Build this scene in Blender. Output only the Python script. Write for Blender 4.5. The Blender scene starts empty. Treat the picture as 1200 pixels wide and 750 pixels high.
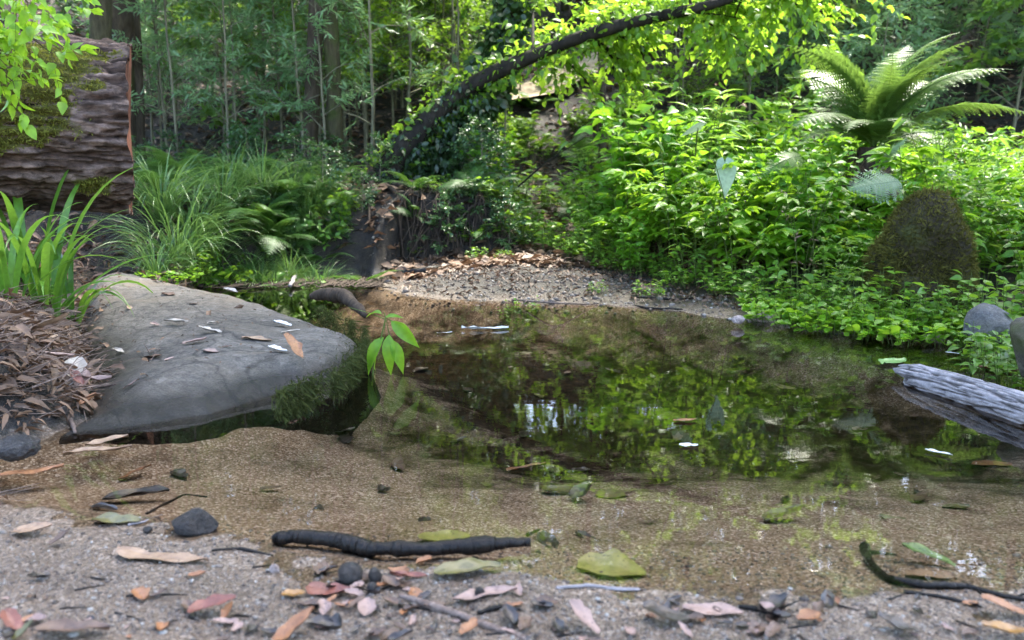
import bpy, math, random
import numpy as np
from mathutils import Vector, Matrix, Euler

R = math.radians
sc = bpy.context.scene
COL = sc.collection
# ------------------------------------------------------------------ camera, sky, sun, exposure
TANP = 0.18
PITCH = math.atan(TANP)
CAM_H = 0.6
cam_d = bpy.data.cameras.new('camera')
cam = bpy.data.objects.new('camera', cam_d)
COL.objects.link(cam)
cam.location = (0, 0, CAM_H)
cam.rotation_euler = (math.pi / 2 - PITCH, 0, 0)
cam_d.sensor_width = 36
cam_d.lens = 30.0
cam_d.clip_start = 0.05
cam_d.clip_end = 400
cam_d.dof.use_dof = True
cam_d.dof.focus_distance = 2.5
cam_d.dof.aperture_fstop = 4.5
sc.camera = cam

SUN_EL, SUN_AZ = 60.0, 32.0          # azimuth measured from +Y towards +X
w = bpy.data.worlds.new('World')
sc.world = w
w.use_nodes = True
nt = w.node_tree
bg = nt.nodes['Background']
sky = nt.nodes.new('ShaderNodeTexSky')
sky.sky_type = 'NISHITA'
sky.sun_disc = False
sky.sun_elevation = R(SUN_EL)
sky.sun_rotation = R(SUN_AZ)
sky.air_density = 1.0
sky.dust_density = 2.5
nt.links.new(sky.outputs[0], bg.inputs[0])
bg.inputs[1].default_value = 0.15
sd = bpy.data.lights.new('sun', 'SUN')
sun = bpy.data.objects.new('sun', sd)
COL.objects.link(sun)
sd.energy = 2.7
sd.angle = R(9.0)
sd.color = (1.0, 0.95, 0.84)
sun.rotation_euler = (R(90 - SUN_EL), 0, R(180 - SUN_AZ) + math.pi * 0)
sdir = Vector((math.sin(R(SUN_AZ)) * math.cos(R(SUN_EL)), math.cos(R(SUN_AZ)) * math.cos(R(SUN_EL)), math.sin(R(SUN_EL))))
sun.rotation_euler = sdir.to_track_quat('Z', 'Y').to_euler()
sun.location = sdir * 40
sc.view_settings.view_transform = 'Standard'
sc.view_settings.look = 'None'
sc.view_settings.gamma = 1
sc.view_settings.exposure = 3.1
sc.render.engine = 'CYCLES'
cy = sc.cycles
cy.use_denoising = True
try:
    cy.denoiser = 'OPENIMAGEDENOISE'
    cy.denoising_input_passes = 'RGB_ALBEDO_NORMAL'
    cy.denoising_prefilter = 'ACCURATE'
except Exception:
    pass
cy.max_bounces = 8
cy.diffuse_bounces = 4
cy.glossy_bounces = 3
cy.transmission_bounces = 6
cy.transparent_max_bounces = 8
cy.caustics_reflective = False
cy.caustics_refractive = False
cy.sample_clamp_indirect = 6
cy.use_adaptive_sampling = True
cy.adaptive_threshold = 0.015

rng = np.random.default_rng(7)
random.seed(7)

# ------------------------------------------------------------------ pixel (of the 1200x750 photograph) to world
CP, SP = math.cos(PITCH), math.sin(PITCH)
def ray(px, py):
    a, b = (px - 600) / 1000.0, (375 - py) / 1000.0
    return np.array([a, CP + b * SP, -SP + b * CP])
def G(px, py, z=0.0):
    d = ray(px, py)
    t = (z - CAM_H) / d[2]
    return np.array([d[0] * t, d[1] * t, z])
def P(px, py, Y):
    d = ray(px, py)
    t = Y / d[1]
    return np.array([d[0] * t, Y, CAM_H + d[2] * t])

# ------------------------------------------------------------------ noise
def _hash(ix, iy, iz, seed):
    h = (ix.astype(np.int64) * 374761393 + iy.astype(np.int64) * 668265263 + iz.astype(np.int64) * 2147483647 + seed * 1274126177) & 0xFFFFFFFF
    h = ((h ^ (h >> 13)) * 1274126177) & 0xFFFFFFFF
    return ((h ^ (h >> 16)) & 0xFFFF) / 65535.0
def vnoise(p, seed=0):
    p = np.asarray(p, float)
    i = np.floor(p)
    f = p - i
    f = f * f * (3 - 2 * f)
    x, y, z = i[..., 0], i[..., 1], i[..., 2]
    u, v, ww = f[..., 0], f[..., 1], f[..., 2]
    def h(a, b, c): return _hash(x + a, y + b, z + c, seed)
    c00 = h(0, 0, 0) * (1 - u) + h(1, 0, 0) * u
    c10 = h(0, 1, 0) * (1 - u) + h(1, 1, 0) * u
    c01 = h(0, 0, 1) * (1 - u) + h(1, 0, 1) * u
    c11 = h(0, 1, 1) * (1 - u) + h(1, 1, 1) * u
    return ((c00 * (1 - v) + c10 * v) * (1 - ww) + (c01 * (1 - v) + c11 * v) * ww) * 2 - 1
def fbm(p, octv=4, seed=0):
    p = np.asarray(p, float)
    s, a, t = 0, 1.0, 0
    for k in range(octv):
        s = s + a * vnoise(p * 2 ** k + 17.3 * k, seed + k)
        t += a
        a *= 0.5
    return s / t
def sstep(a, b, x):
    t = np.clip((x - a) / (b - a), 0, 1)
    return t * t * (3 - 2 * t)
def nrm(v):
    v = np.asarray(v, float)
    return v / np.maximum(np.linalg.norm(v, axis=-1, keepdims=True), 1e-9)
def worley2(u, v, seed=0):
    iu, iv = np.floor(u), np.floor(v)
    f1 = np.full(u.shape, 9.0); f2 = np.full(u.shape, 9.0); idv = np.zeros(u.shape)
    for a in (-1, 0, 1):
        for b in (-1, 0, 1):
            cu, cv = iu + a, iv + b
            jx = _hash(cu, cv, cu * 0, seed); jy = _hash(cu, cv, cu * 0 + 1, seed)
            d = np.hypot(cu + jx - u, cv + jy - v)
            closer = d < f1
            f2 = np.where(closer, f1, np.minimum(f2, d))
            idv = np.where(closer, _hash(cu, cv, cu * 0 + 2, seed), idv)
            f1 = np.where(closer, d, f1)
    return f1, f2, idv
def poly_sdf(poly, x, y):
    """positive inside"""
    poly = np.asarray(poly, float)
    d = np.full(x.shape, 1e9)
    inside = np.zeros(x.shape, bool)
    n = len(poly)
    for i in range(n):
        ax, ay = poly[i][:2]
        bx, by = poly[(i + 1) % n][:2]
        ex, ey = bx - ax, by - ay
        wx, wy = x - ax, y - ay
        t = np.clip((wx * ex + wy * ey) / (ex * ex + ey * ey), 0, 1)
        d = np.minimum(d, (wx - ex * t) ** 2 + (wy - ey * t) ** 2)
        c = ((ay > y) != (by > y)) & (x < (bx - ax) * (y - ay) / (by - ay + 1e-12) + ax)
        inside ^= c
    d = np.sqrt(d)
    return np.where(inside, d, -d)

# ------------------------------------------------------------------ mesh builder
class MB:
    def __init__(self):
        self.v, self.l, self.c, self.r, self.n = [], [], [], [], 0
    def add(self, v, faces, r=0.5):
        v = np.asarray(v, float).reshape(-1, 3)
        if isinstance(faces, np.ndarray):
            self.l.append((faces + self.n).ravel())
            self.c.append(np.full(len(faces), faces.shape[1]))
        else:
            self.l.append(np.concatenate([np.asarray(f) for f in faces]) + self.n)
            self.c.append(np.array([len(f) for f in faces]))
        self.v.append(v)
        self.r.append(np.broadcast_to(np.asarray(r, float), (len(v),)).copy())
        self.n += len(v)
        return self
    def data(self, name, mat, smooth=True):
        me = bpy.data.meshes.new(name)
        v = np.concatenate(self.v)
        l = np.concatenate(self.l).astype(np.int32)
        c = np.concatenate(self.c).astype(np.int32)
        me.vertices.add(len(v))
        me.vertices.foreach_set('co', v.ravel().astype(np.float32))
        me.loops.add(len(l))
        me.loops.foreach_set('vertex_index', l)
        me.polygons.add(len(c))
        st = np.concatenate([[0], np.cumsum(c)[:-1]]).astype(np.int32)
        me.polygons.foreach_set('loop_start', st)
        me.polygons.foreach_set('loop_total', c)
        me.update(calc_edges=True)
        at = me.attributes.new('rnd', 'FLOAT', 'POINT')
        at.data.foreach_set('value', np.concatenate(self.r).astype(np.float32))
        me.polygons.foreach_set('use_smooth', np.full(len(c), smooth))
        me.materials.append(mat)
        return me

def mkobj(name, me, parent=None, loc=None, rot=None, scale=None):
    o = bpy.data.objects.new(name, me)
    COL.objects.link(o)
    if parent is not None: o.parent = parent
    if loc is not None: o.location = Vector([float(q) for q in loc])
    if rot is not None: o.rotation_euler = Euler([float(q) for q in rot])
    if scale is not None: o.scale = (scale,) * 3 if np.isscalar(scale) else scale
    return o
def tag(o, label, cat, group=None, kind=None):
    if label: o['label'] = label
    if cat: o['category'] = cat
    if group: o['group'] = group
    if kind: o['kind'] = kind
    return o
def thing(name, label, cat, loc=(0, 0, 0), rot=(0, 0, 0), group=None, scale=1.0):
    o = mkobj(name, None, None, loc, rot, float(scale))
    o.empty_display_size = 0.1
    return tag(o, label, cat, group)
def dup(root, loc, rot=None, scale=None, label=None, group=None):
    c = root.copy()
    COL.objects.link(c)
    c.location = Vector([float(q) for q in loc])
    if rot is not None: c.rotation_euler = Euler([float(q) for q in rot])
    if scale is not None: c.scale = (float(scale),) * 3
    if label: c['label'] = label
    if group: c['group'] = group
    for ch in root.children:
        d = ch.copy()
        COL.objects.link(d)
        d.parent = c
        for g in ch.children:
            e = g.copy()
            COL.objects.link(e)
            e.parent = d
    return c

# ------------------------------------------------------------------ leaf templates and batches
def leaf_t(rows, fold=0.25, curl=0.25, serr=0.0):
    vs, idx = [], []
    for t, h in rows:
        zc = -curl * t * t
        if h <= 1e-6:
            vs.append((t, 0, zc)); idx.append([len(vs) - 1])
        else:
            vs += [(t + serr * h * 0.6, h, zc + fold * h), (t, 0, zc), (t + serr * h * 0.6, -h, zc + fold * h)]
            idx.append([len(vs) - 3, len(vs) - 2, len(vs) - 1])
    fs = []
    for a, b in zip(idx[:-1], idx[1:]):
        if len(a) == 1 and len(b) == 3: fs += [(a[0], b[1], b[0]), (a[0], b[2], b[1])]
        elif len(a) == 3 and len(b) == 1: fs += [(a[0], a[1], b[0]), (a[1], a[2], b[0])]
        elif len(a) == 3: fs += [(a[0], a[1], b[1], b[0]), (a[1], a[2], b[2], b[1])]
    return np.array(vs), fs
T_OV = leaf_t([(0, 0), (.18, .24), (.45, .30), (.75, .17), (1, 0)], .3, .3)
T_OV2 = leaf_t([(0, 0), (.4, .27), (1, 0)], .3, .2)
T_LAN = leaf_t([(0, 0), (.25, .10), (.6, .09), (1, 0)], .4, .35)
T_LAN2 = leaf_t([(0, 0), (.35, .09), (1, 0)], .4, .3)
T_LANW = leaf_t([(0, 0), (.25, .15), (.6, .14), (1, 0)], .7, .5)
T_ROUND = leaf_t([(0, 0), (.15, .34), (.5, .48), (.85, .3), (1, 0)], .25, .15)
T_PIN = leaf_t([(0, .10), (.3, .13), (.65, .09), (1, 0)], .15, .2)
T_NET = leaf_t([(0, 0), (.10, .22), (.14, .19), (.26, .31), (.30, .26), (.44, .30), (.48, .24), (.62, .22), (.66, .17), (.8, .12), (1, 0)], .28, .35)

def leafs(mb, T, pos, d, n, size, rnd=None, width=1.0):
    tv, tf = T
    pos = np.asarray(pos, float).reshape(-1, 3)
    N = len(pos)
    if N == 0: return
    d = nrm(d)
    n = np.asarray(n, float)
    n = n - d * (n * d).sum(-1, keepdims=True)
    n = nrm(n)
    s = np.cross(n, d)
    size = np.broadcast_to(np.asarray(size, float), (N,))[:, None, None]
    v = pos[:, None, :] + size * (tv[None, :, 0:1] * d[:, None, :] + width * tv[None, :, 1:2] * s[:, None, :] + tv[None, :, 2:3] * n[:, None, :])
    k = len(tv)
    if rnd is None: rnd = rng.random(N)
    flat = np.concatenate([np.asarray(f) for f in tf])
    cnt = np.array([len(f) for f in tf])
    off = (np.arange(N) * k)[:, None]
    mb.l.append((flat[None, :] + off + mb.n).ravel())
    mb.c.append(np.tile(cnt, N))
    mb.v.append(v.reshape(-1, 3))
    mb.r.append(np.repeat(rnd, k))
    mb.n += N * k

def tube(mb, path, rad, sides=6, r=0.5, cap=True, lump=0.0, seed=0):
    path = np.asarray(path, float)
    n = len(path)
    rad = np.broadcast_to(np.asarray(rad, float), (n,))
    tan = nrm(np.gradient(path, axis=0))
    ref = np.array([0, 0, 1.0]) if abs(tan[:, 2]).mean() < .8 else np.array([1.0, 0, 0])
    s = nrm(np.cross(tan, ref))
    u = np.cross(s, tan)
    a = np.linspace(0, 2 * math.pi, sides, endpoint=False)
    ring = np.cos(a)[None, :, None] * s[:, None, :] + np.sin(a)[None, :, None] * u[:, None, :]
    rr = rad[:, None, None]
    if lump:
        q = path[:, None, :] + ring * rr
        rr = rr * (1 + lump * fbm(q / (rad.max() * 1.6), 3, seed))[..., None]
    v = (path[:, None, :] + ring * rr).reshape(-1, 3)
    i = np.arange(n - 1)[:, None] * sides
    j = np.arange(sides)[None, :]
    j2 = (j + 1) % sides
    f = np.stack([i + j, i + j2, i + sides + j2, i + sides + j], -1).reshape(-1, 4)
    mb.add(v, f, r)
    if cap:
        e = np.arange(sides)
        mb.l.append(np.concatenate([e[::-1], e + (n - 1) * sides]) + mb.n - n * sides)
        mb.c.append(np.array([sides, sides]))

def twigs(mb, p, q, r0, r1, rnd=0.5):
    """three-sided straight twigs, vectorised"""
    p, q = np.asarray(p).reshape(-1, 3), np.asarray(q).reshape(-1, 3)
    N = len(p)
    d = nrm(q - p)
    s = nrm(np.cross(d, np.array([.3, .2, 1.0])))
    u = np.cross(s, d)
    a = np.array([0, 2.094, 4.189])
    ring = np.cos(a)[None, :, None] * s[:, None] + np.sin(a)[None, :, None] * u[:, None]
    v = np.concatenate([p[:, None] + ring * np.reshape(r0, (-1, 1, 1)), q[:, None] + ring * np.reshape(r1, (-1, 1, 1))], 1)
    f = np.array([[0, 1, 4, 3], [1, 2, 5, 4], [2, 0, 3, 5]])
    F = (f[None] + (np.arange(N) * 6)[:, None, None]).reshape(-1, 4)
    mb.add(v.reshape(-1, 3), F, rnd)

def sprays(lf, st, p, d, L, k, T, size, droop=0.15, spread=0.8, rt=0.002, rg=None, width=1.0, flat=0.6):
    g = rg or rng
    p, d = np.asarray(p, float), nrm(d)
    M = len(p)
    L = np.broadcast_to(np.asarray(L, float), (M,))
    if st is not None:
        twigs(st, p, p + d * L[:, None] + np.array([0, 0, -1]) * (droop * L)[:, None], rt, rt * .4)
    side = nrm(np.cross(d, np.array([0, 0, 1.0]) + g.normal(0, .25, (M, 3))))
    t = (np.arange(k) + .5 + g.uniform(-.3, .3, (M, k))) / k
    t = .12 + .88 * t
    sg = np.where(np.arange(k) % 2 == 0, 1.0, -1.0)[None, :] * np.ones((M, 1))
    pos = p[:, None] + d[:, None] * (t * L[:, None])[..., None] + np.array([0, 0, -1]) * (droop * L[:, None] * t ** 2)[..., None]
    dd = d[:, None] * (.35 + .5 * t)[..., None] + side[:, None] * (sg * spread * (1.1 - .6 * t))[..., None] + g.normal(0, .28, (M, k, 3)) + np.array([0, 0, -.25])
    nn = np.array([0, 0, 1.0]) + g.normal(0, flat, (M, k, 3))
    sz = size * g.uniform(.6, 1.2, (M, k))
    leafs(lf, T, pos.reshape(-1, 3), dd.reshape(-1, 3), nn.reshape(-1, 3), sz.ravel(), g.random(M * k), width)

# ------------------------------------------------------------------ materials
def newmat(name):
    m = bpy.data.materials.new(name)
    m.use_nodes = True
    n = m.node_tree
    for x in list(n.nodes):
        n.nodes.remove(x)
    out = n.nodes.new('ShaderNodeOutputMaterial')
    return m, n, out
def N(nt, typ, **kw):
    n = nt.nodes.new(typ)
    for k, v in kw.items():
        if k in n.inputs.keys() if isinstance(k, str) else False:
            n.inputs[k].default_value = v
        else:
            setattr(n, k, v)
    return n
def mixc(nt, fac, a, b, mode='MIX'):
    m = nt.nodes.new('ShaderNodeMix')
    m.data_type = 'RGBA'
    m.blend_type = mode
    for sock, val in ((m.inputs[0], fac), (m.inputs[6], a), (m.inputs[7], b)):
        if isinstance(val, bpy.types.NodeSocket): nt.links.new(val, sock)
        elif isinstance(val, (int, float)): sock.default_value = val
        else: sock.default_value = (*val, 1) if len(val) == 3 else val
    return m.outputs[2]
def noise(nt, scale, detail=4, rough=.6, coord=None, dist=0.0):
    n = nt.nodes.new('ShaderNodeTexNoise')
    n.inputs['Scale'].default_value = scale
    n.inputs['Detail'].default_value = detail
    n.inputs['Roughness'].default_value = rough
    n.inputs['Distortion'].default_value = dist
    if coord is not None: nt.links.new(coord, n.inputs['Vector'])
    return n.outputs[0]
def ramp(nt, val, stops):
    r = nt.nodes.new('ShaderNodeValToRGB')
    e = r.color_ramp.elements
    while len(e) < len(stops): e.new(0.5)
    for k, (pos, c) in enumerate(stops):
        e[k].position = pos
        e[k].color = (c, c, c, 1) if np.isscalar(c) else (*c, 1)
    nt.links.new(val, r.inputs[0])
    return r.outputs[0]
def objco(nt):
    return nt.nodes.new('ShaderNodeTexCoord').outputs['Object']
def geopos(nt):
    return nt.nodes.new('ShaderNodeNewGeometry').outputs['Position']
def bump(nt, h, strength, dist):
    b = nt.nodes.new('ShaderNodeBump')
    b.inputs['Strength'].default_value = strength
    b.inputs['Distance'].default_value = dist
    nt.links.new(h, b.inputs['Height'])
    return b.outputs[0]
def attr(nt, name):
    a = nt.nodes.new('ShaderNodeAttribute')
    a.attribute_name = name
    return a
def principled(nt, out, col, rough=.6, spec=.5, normal=None):
    b = nt.nodes.new('ShaderNodeBsdfPrincipled')
    for sock, val in ((b.inputs['Base Color'], col), (b.inputs['Roughness'], rough), (b.inputs['Specular IOR Level'], spec)):
        if isinstance(val, bpy.types.NodeSocket): nt.links.new(val, sock)
        elif np.isscalar(val): sock.default_value = val
        else: sock.default_value = (*val, 1)
    if normal is not None: nt.links.new(normal, b.inputs['Normal'])
    if out is not None: nt.links.new(b.outputs[0], out.inputs[0])
    return b
def leafmat(name, a, b, trans=None, rough=.42, tfac=.38, spec=.45, third=None):
    """a..b colour range over leaves and plants; translucent backs"""
    m, n, out = newmat(name)
    r = attr(n, 'rnd').outputs['Fac']
    oi = n.nodes.new('ShaderNodeObjectInfo').outputs['Random']
    add = n.nodes.new('ShaderNodeMath'); add.operation = 'MULTIPLY_ADD'
    n.links.new(oi, add.inputs[0]); add.inputs[1].default_value = .5
    mul = n.nodes.new('ShaderNodeMath'); mul.operation = 'MULTIPLY'
    n.links.new(r, mul.inputs[0]); mul.inputs[1].default_value = .5
    n.links.new(mul.outputs[0], add.inputs[2])
    stops = [(0.1, a), (.9, b)]
    if third: stops = [(0.1, a), (.8, b), (.93, third)]
    c = ramp(n, add.outputs[0], stops)
    vein = noise(n, 60, 2, .5, objco(n))
    c2 = mixc(n, .25, c, ramp(n, vein, [(.3, 0.0), (.7, 1.0)]), 'OVERLAY')
    bs = principled(n, None, c2, rough, spec)
    t = n.nodes.new('ShaderNodeBsdfTranslucent')
    if trans is None: trans = tuple(min(1, 2.2 * q) for q in b)
    tc = mixc(n, .55, c2, trans)
    n.links.new(tc, t.inputs[0])
    mx = n.nodes.new('ShaderNodeMixShader')
    mx.inputs[0].default_value = tfac
    n.links.new(bs.outputs[0], mx.inputs[1])
    n.links.new(t.outputs[0], mx.inputs[2])
    n.links.new(mx.outputs[0], out.inputs[0])
    return m
def barkmat(name, a, b, scale=8, stretch=(1, 1, .25), moss=None, mossamt=.5, bdist=.02, rough=.85, spec=.2):
    m, n, out = newmat(name)
    mp = n.nodes.new('ShaderNodeMapping')
    mp.inputs['Scale'].default_value = stretch
    co = objco(n)
    n.links.new(co, mp.inputs[0])
    n1 = noise(n, scale, 6, .65, mp.outputs[0], .4)
    n2 = noise(n, scale * 6, 4, .6, mp.outputs[0])
    c = ramp(n, n1, [(.3, a), (.68, b)])
    c = mixc(n, .5, c, ramp(n, n2, [(.3, .1), (.7, .9)]), 'OVERLAY')
    if moss is not None:
        n3 = noise(n, scale * .45, 5, .6, co)
        c = mixc(n, ramp(n, n3, [(mossamt, 0.0), (mossamt + .12, 1.0)]), c, moss)
    h = n.nodes.new('ShaderNodeMath'); h.operation = 'MULTIPLY_ADD'
    n.links.new(n2, h.inputs[0]); h.inputs[1].default_value = .35; n.links.new(n1, h.inputs[2])
    principled(n, out, c, rough, spec, bump(n, h.outputs[0], .9, bdist))
    return m

M = {}
# bright herbs and other foliage
M['herb'] = leafmat('herb_leaf', (.045, .15, .012), (.13, .31, .018), (.34, .62, .03), tfac=.42)
M['herb2'] = leafmat('lime_leaf', (.085, .22, .012), (.20, .38, .025), (.46, .72, .04), tfac=.45)
M['cover'] = leafmat('cover_leaf', (.05, .15, .015), (.16, .30, .025), (.38, .6, .04), tfac=.4)
M['dark'] = leafmat('dark_leaf', (.022, .065, .02), (.06, .13, .035), (.14, .28, .05), tfac=.3, rough=.33)
M['blue'] = leafmat('bluish_leaf', (.08, .18, .07), (.19, .31, .14), (.4, .62, .24), tfac=.48, rough=.26, spec=.6)
M['mid'] = leafmat('mid_leaf', (.05, .13, .02), (.13, .25, .04), (.4, .62, .08), tfac=.48)
M['crown'] = leafmat('crown_leaf', (.05, .13, .014), (.14, .27, .022), (.42, .66, .05), tfac=.5)
M['pale'] = leafmat('pale_leaf', (.10, .17, .07), (.2, .29, .12), (.4, .55, .2), tfac=.4)
M['fern'] = leafmat('fern_leaf', (.03, .09, .015), (.075, .17, .03), (.24, .45, .06), tfac=.35)
M['tfern'] = leafmat('tree_fern_leaf', (.05, .11, .018), (.105, .19, .03), (.28, .44, .07), tfac=.35)
M['silver'] = leafmat('silver_frond', (.12, .19, .09), (.19, .27, .13), (.4, .5, .4), tfac=.2)
M['sheen'] = leafmat('painted_sheen_leaf', (.17, .26, .15), (.25, .34, .20), (.4, .52, .42), tfac=.2, rough=.3)  # shine of glossy leaves painted in as a pale grey-green colour
M['blade'] = leafmat('blade_leaf', (.04, .11, .02), (.12, .22, .06), (.28, .46, .1), tfac=.3, rough=.3)
M['iris'] = leafmat('strap_leaf', (.05, .14, .015), (.12, .26, .03), (.3, .55, .06), tfac=.35, rough=.3)
M['moss'] = leafmat('moss_tuft', (.06, .075, .012), (.19, .19, .035), (.3, .32, .06), tfac=.2, rough=.8, spec=.1)
M['mossbrown'] = leafmat('brown_moss_tuft', (.014, .012, .006), (.10, .095, .022), (.2, .19, .05), tfac=.15, rough=.9, spec=.05)
M['lipmoss'] = leafmat('lip_moss', (.018, .026, .008), (.06, .07, .018), (.12, .14, .03), tfac=.2, rough=.8, spec=.1)
M['ivy'] = leafmat('ivy_leaf', (.012, .03, .012), (.035, .075, .022), (.1, .2, .04), tfac=.25, rough=.3)
M['litter'] = leafmat('dry_litter', (.04, .022, .012), (.23, .135, .08), (.2, .1, .05), tfac=.12, rough=.6, third=(.36, .28, .22))
M['stem'] = barkmat('green_stem', (.06, .09, .02), (.12, .16, .04), 20)
M['bark'] = barkmat('tree_bark', (.035, .026, .018), (.10, .078, .055), 7, bdist=.03, moss=(.05, .07, .015), mossamt=.56)
M['barkmoss'] = barkmat('mossy_bark', (.03, .026, .014), (.07, .06, .03), 9, bdist=.05, moss=(.045, .06, .014), mossamt=.5)
M['barkdark'] = barkmat('dark_bark', (.007, .006, .005), (.028, .023, .017), 9, bdist=.02)
M['sapbark'] = barkmat('sapling_bark', (.07, .068, .04), (.22, .20, .13), 14, bdist=.004)
M['logbark'] = barkmat('log_bark', (.03, .018, .012), (.13, .085, .06), 5, (.12, 1.4, 1.4), bdist=.03)
M['drift'] = barkmat('driftwood_bark', (.14, .12, .115), (.42, .38, .38), 12, (.15, 1.6, 1.6), bdist=.012)
M['twig'] = barkmat('twig_bark', (.08, .055, .045), (.22, .165, .135), 30, bdist=.003)
M['wetwood'] = barkmat('wet_black_wood', (.002, .0017, .0016), (.016, .012, .010), 40, bdist=.006, rough=.34, spec=.2)
M['cut'] = barkmat('cut_wood', (.06, .022, .014), (.15, .055, .032), 12, bdist=.004)
M['root'] = barkmat('root_bark', (.02, .014, .010), (.07, .05, .035), 18, bdist=.006)

# ------------------------------------------------------------------ terrain
WPX = [(-420, 596), (-150, 590), (0, 586), (150, 602), (330, 650), (600, 676), (800, 690), (1000, 690), (1200, 695), (1600, 690),
       (2100, 600), (1800, 470), (1450, 430), (1250, 418), (1160, 408), (1050, 399), (960, 390), (900, 379), (800, 365), (700, 358), (600, 355), (500, 352),
       (455, 345), (440, 336), (452, 327), (420, 322), (350, 322), (290, 327), (240, 328), (228, 345), (240, 372), (300, 388), (360, 402), (390, 408), (385, 415),
       (310, 440), (250, 465), (170, 478), (95, 495), (40, 512), (-60, 528), (-420, 550)]
WPOLY = np.array([G(x, y, 0)[:2] for x, y in WPX])
SLAB = np.array([G(x, y, z)[:2] for x, y, z in [(92, 330, .1), (120, 320, .1), (165, 321, .1), (235, 331, .1), (300, 343, .1), (360, 357, .1), (405, 372, .09), (424, 384, .08), (428, 398, .07), (415, 414, .06), (396, 428, .05),
                                               (350, 445, .03), (310, 462, .01), (250, 488, 0), (170, 500, 0), (100, 508, 0), (55, 512, .02), (62, 490, .04), (95, 455, .08), (92, 410, .1), (84, 370, .1)]])
def terrain(x, y, rough=True):
    x, y = np.asarray(x, float), np.asarray(y, float)
    s = poly_sdf(WPOLY, x, y)
    s = s + .05 * fbm(np.stack([x * 2.2, y * 2.2, 0 * x], -1), 3, 5)
    ss = poly_sdf(SLAB, x, y) - .015
    s = np.maximum(s, ss)
    o = np.maximum(-s, 0)
    i = np.maximum(s, 0)
    near = 1 - sstep(1.4, 1.9, y)
    left = sstep(-.7, -1.2, x) * (1 - near)
    fl = sstep(.12, -.2, x) * sstep(-.12, .12, y - np.where(x < -.85, 4.3, np.where(x < -.65, 4.3 + (x + .85) / .2 * .75, 5.05)))
    H = .30 - .10 * sstep(2.6, 3.0, y) * sstep(-.8, -.5, x)
    Lc = 1.5 + 0 * x
    H = H * (1 - left) + .62 * left
    Lc = Lc * (1 - left) + .95 * left
    H = H - .0 * left
    H = H * (1 - fl) + .44 * fl
    Lc = Lc * (1 - fl) + .13 * fl
    H = H * (1 - near) + .10 * near
    Lc = Lc * (1 - near) + 1.6 * near
    z = H * (1 - np.exp(-o / Lc)) + .10 * (1 - np.exp(-o / .12)) * sstep(-.03, .05, ss + .25) * left
    hill = 0.5 * np.maximum(y - 6.6, 0) ** 1.0
    hill = .5 * (np.log1p(np.exp(np.clip((y - 6.9) * 2.2, -30, 30))) / 2.2)
    hill = np.where((y - 6.9) * 2.2 > 25, .5 * (y - 6.9), hill)
    hill = np.minimum(hill, 3.0 + .02 * (y - 13)) - .12 * np.maximum(hill - 2.4, 0)
    z = z + hill + .22 * np.clip(np.abs(x) - 3.2, 0, 6) * sstep(1.5, 4, y)
    z = z - .23 * (1 - np.exp(-i / (.85 - .57 * sstep(1.75, 2.35, y))))
    if rough:
        p = np.stack([x, y, 0 * x], -1)
        land = sstep(0, .5, o)
        z = z + land * (.05 * fbm(p * 1.1, 3, 11)) * sstep(1.5, 3, y) + .012 * fbm(p * 6, 3, 3) * (1 - .4 * near) + .0035 * fbm(p * 30, 2, 4)
        z = z + .12 * fbm(p * .45, 2, 8) * sstep(6, 9, y)
    return z
def tz(x, y):
    return float(terrain(np.array([x]), np.array([y]))[0])
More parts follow.
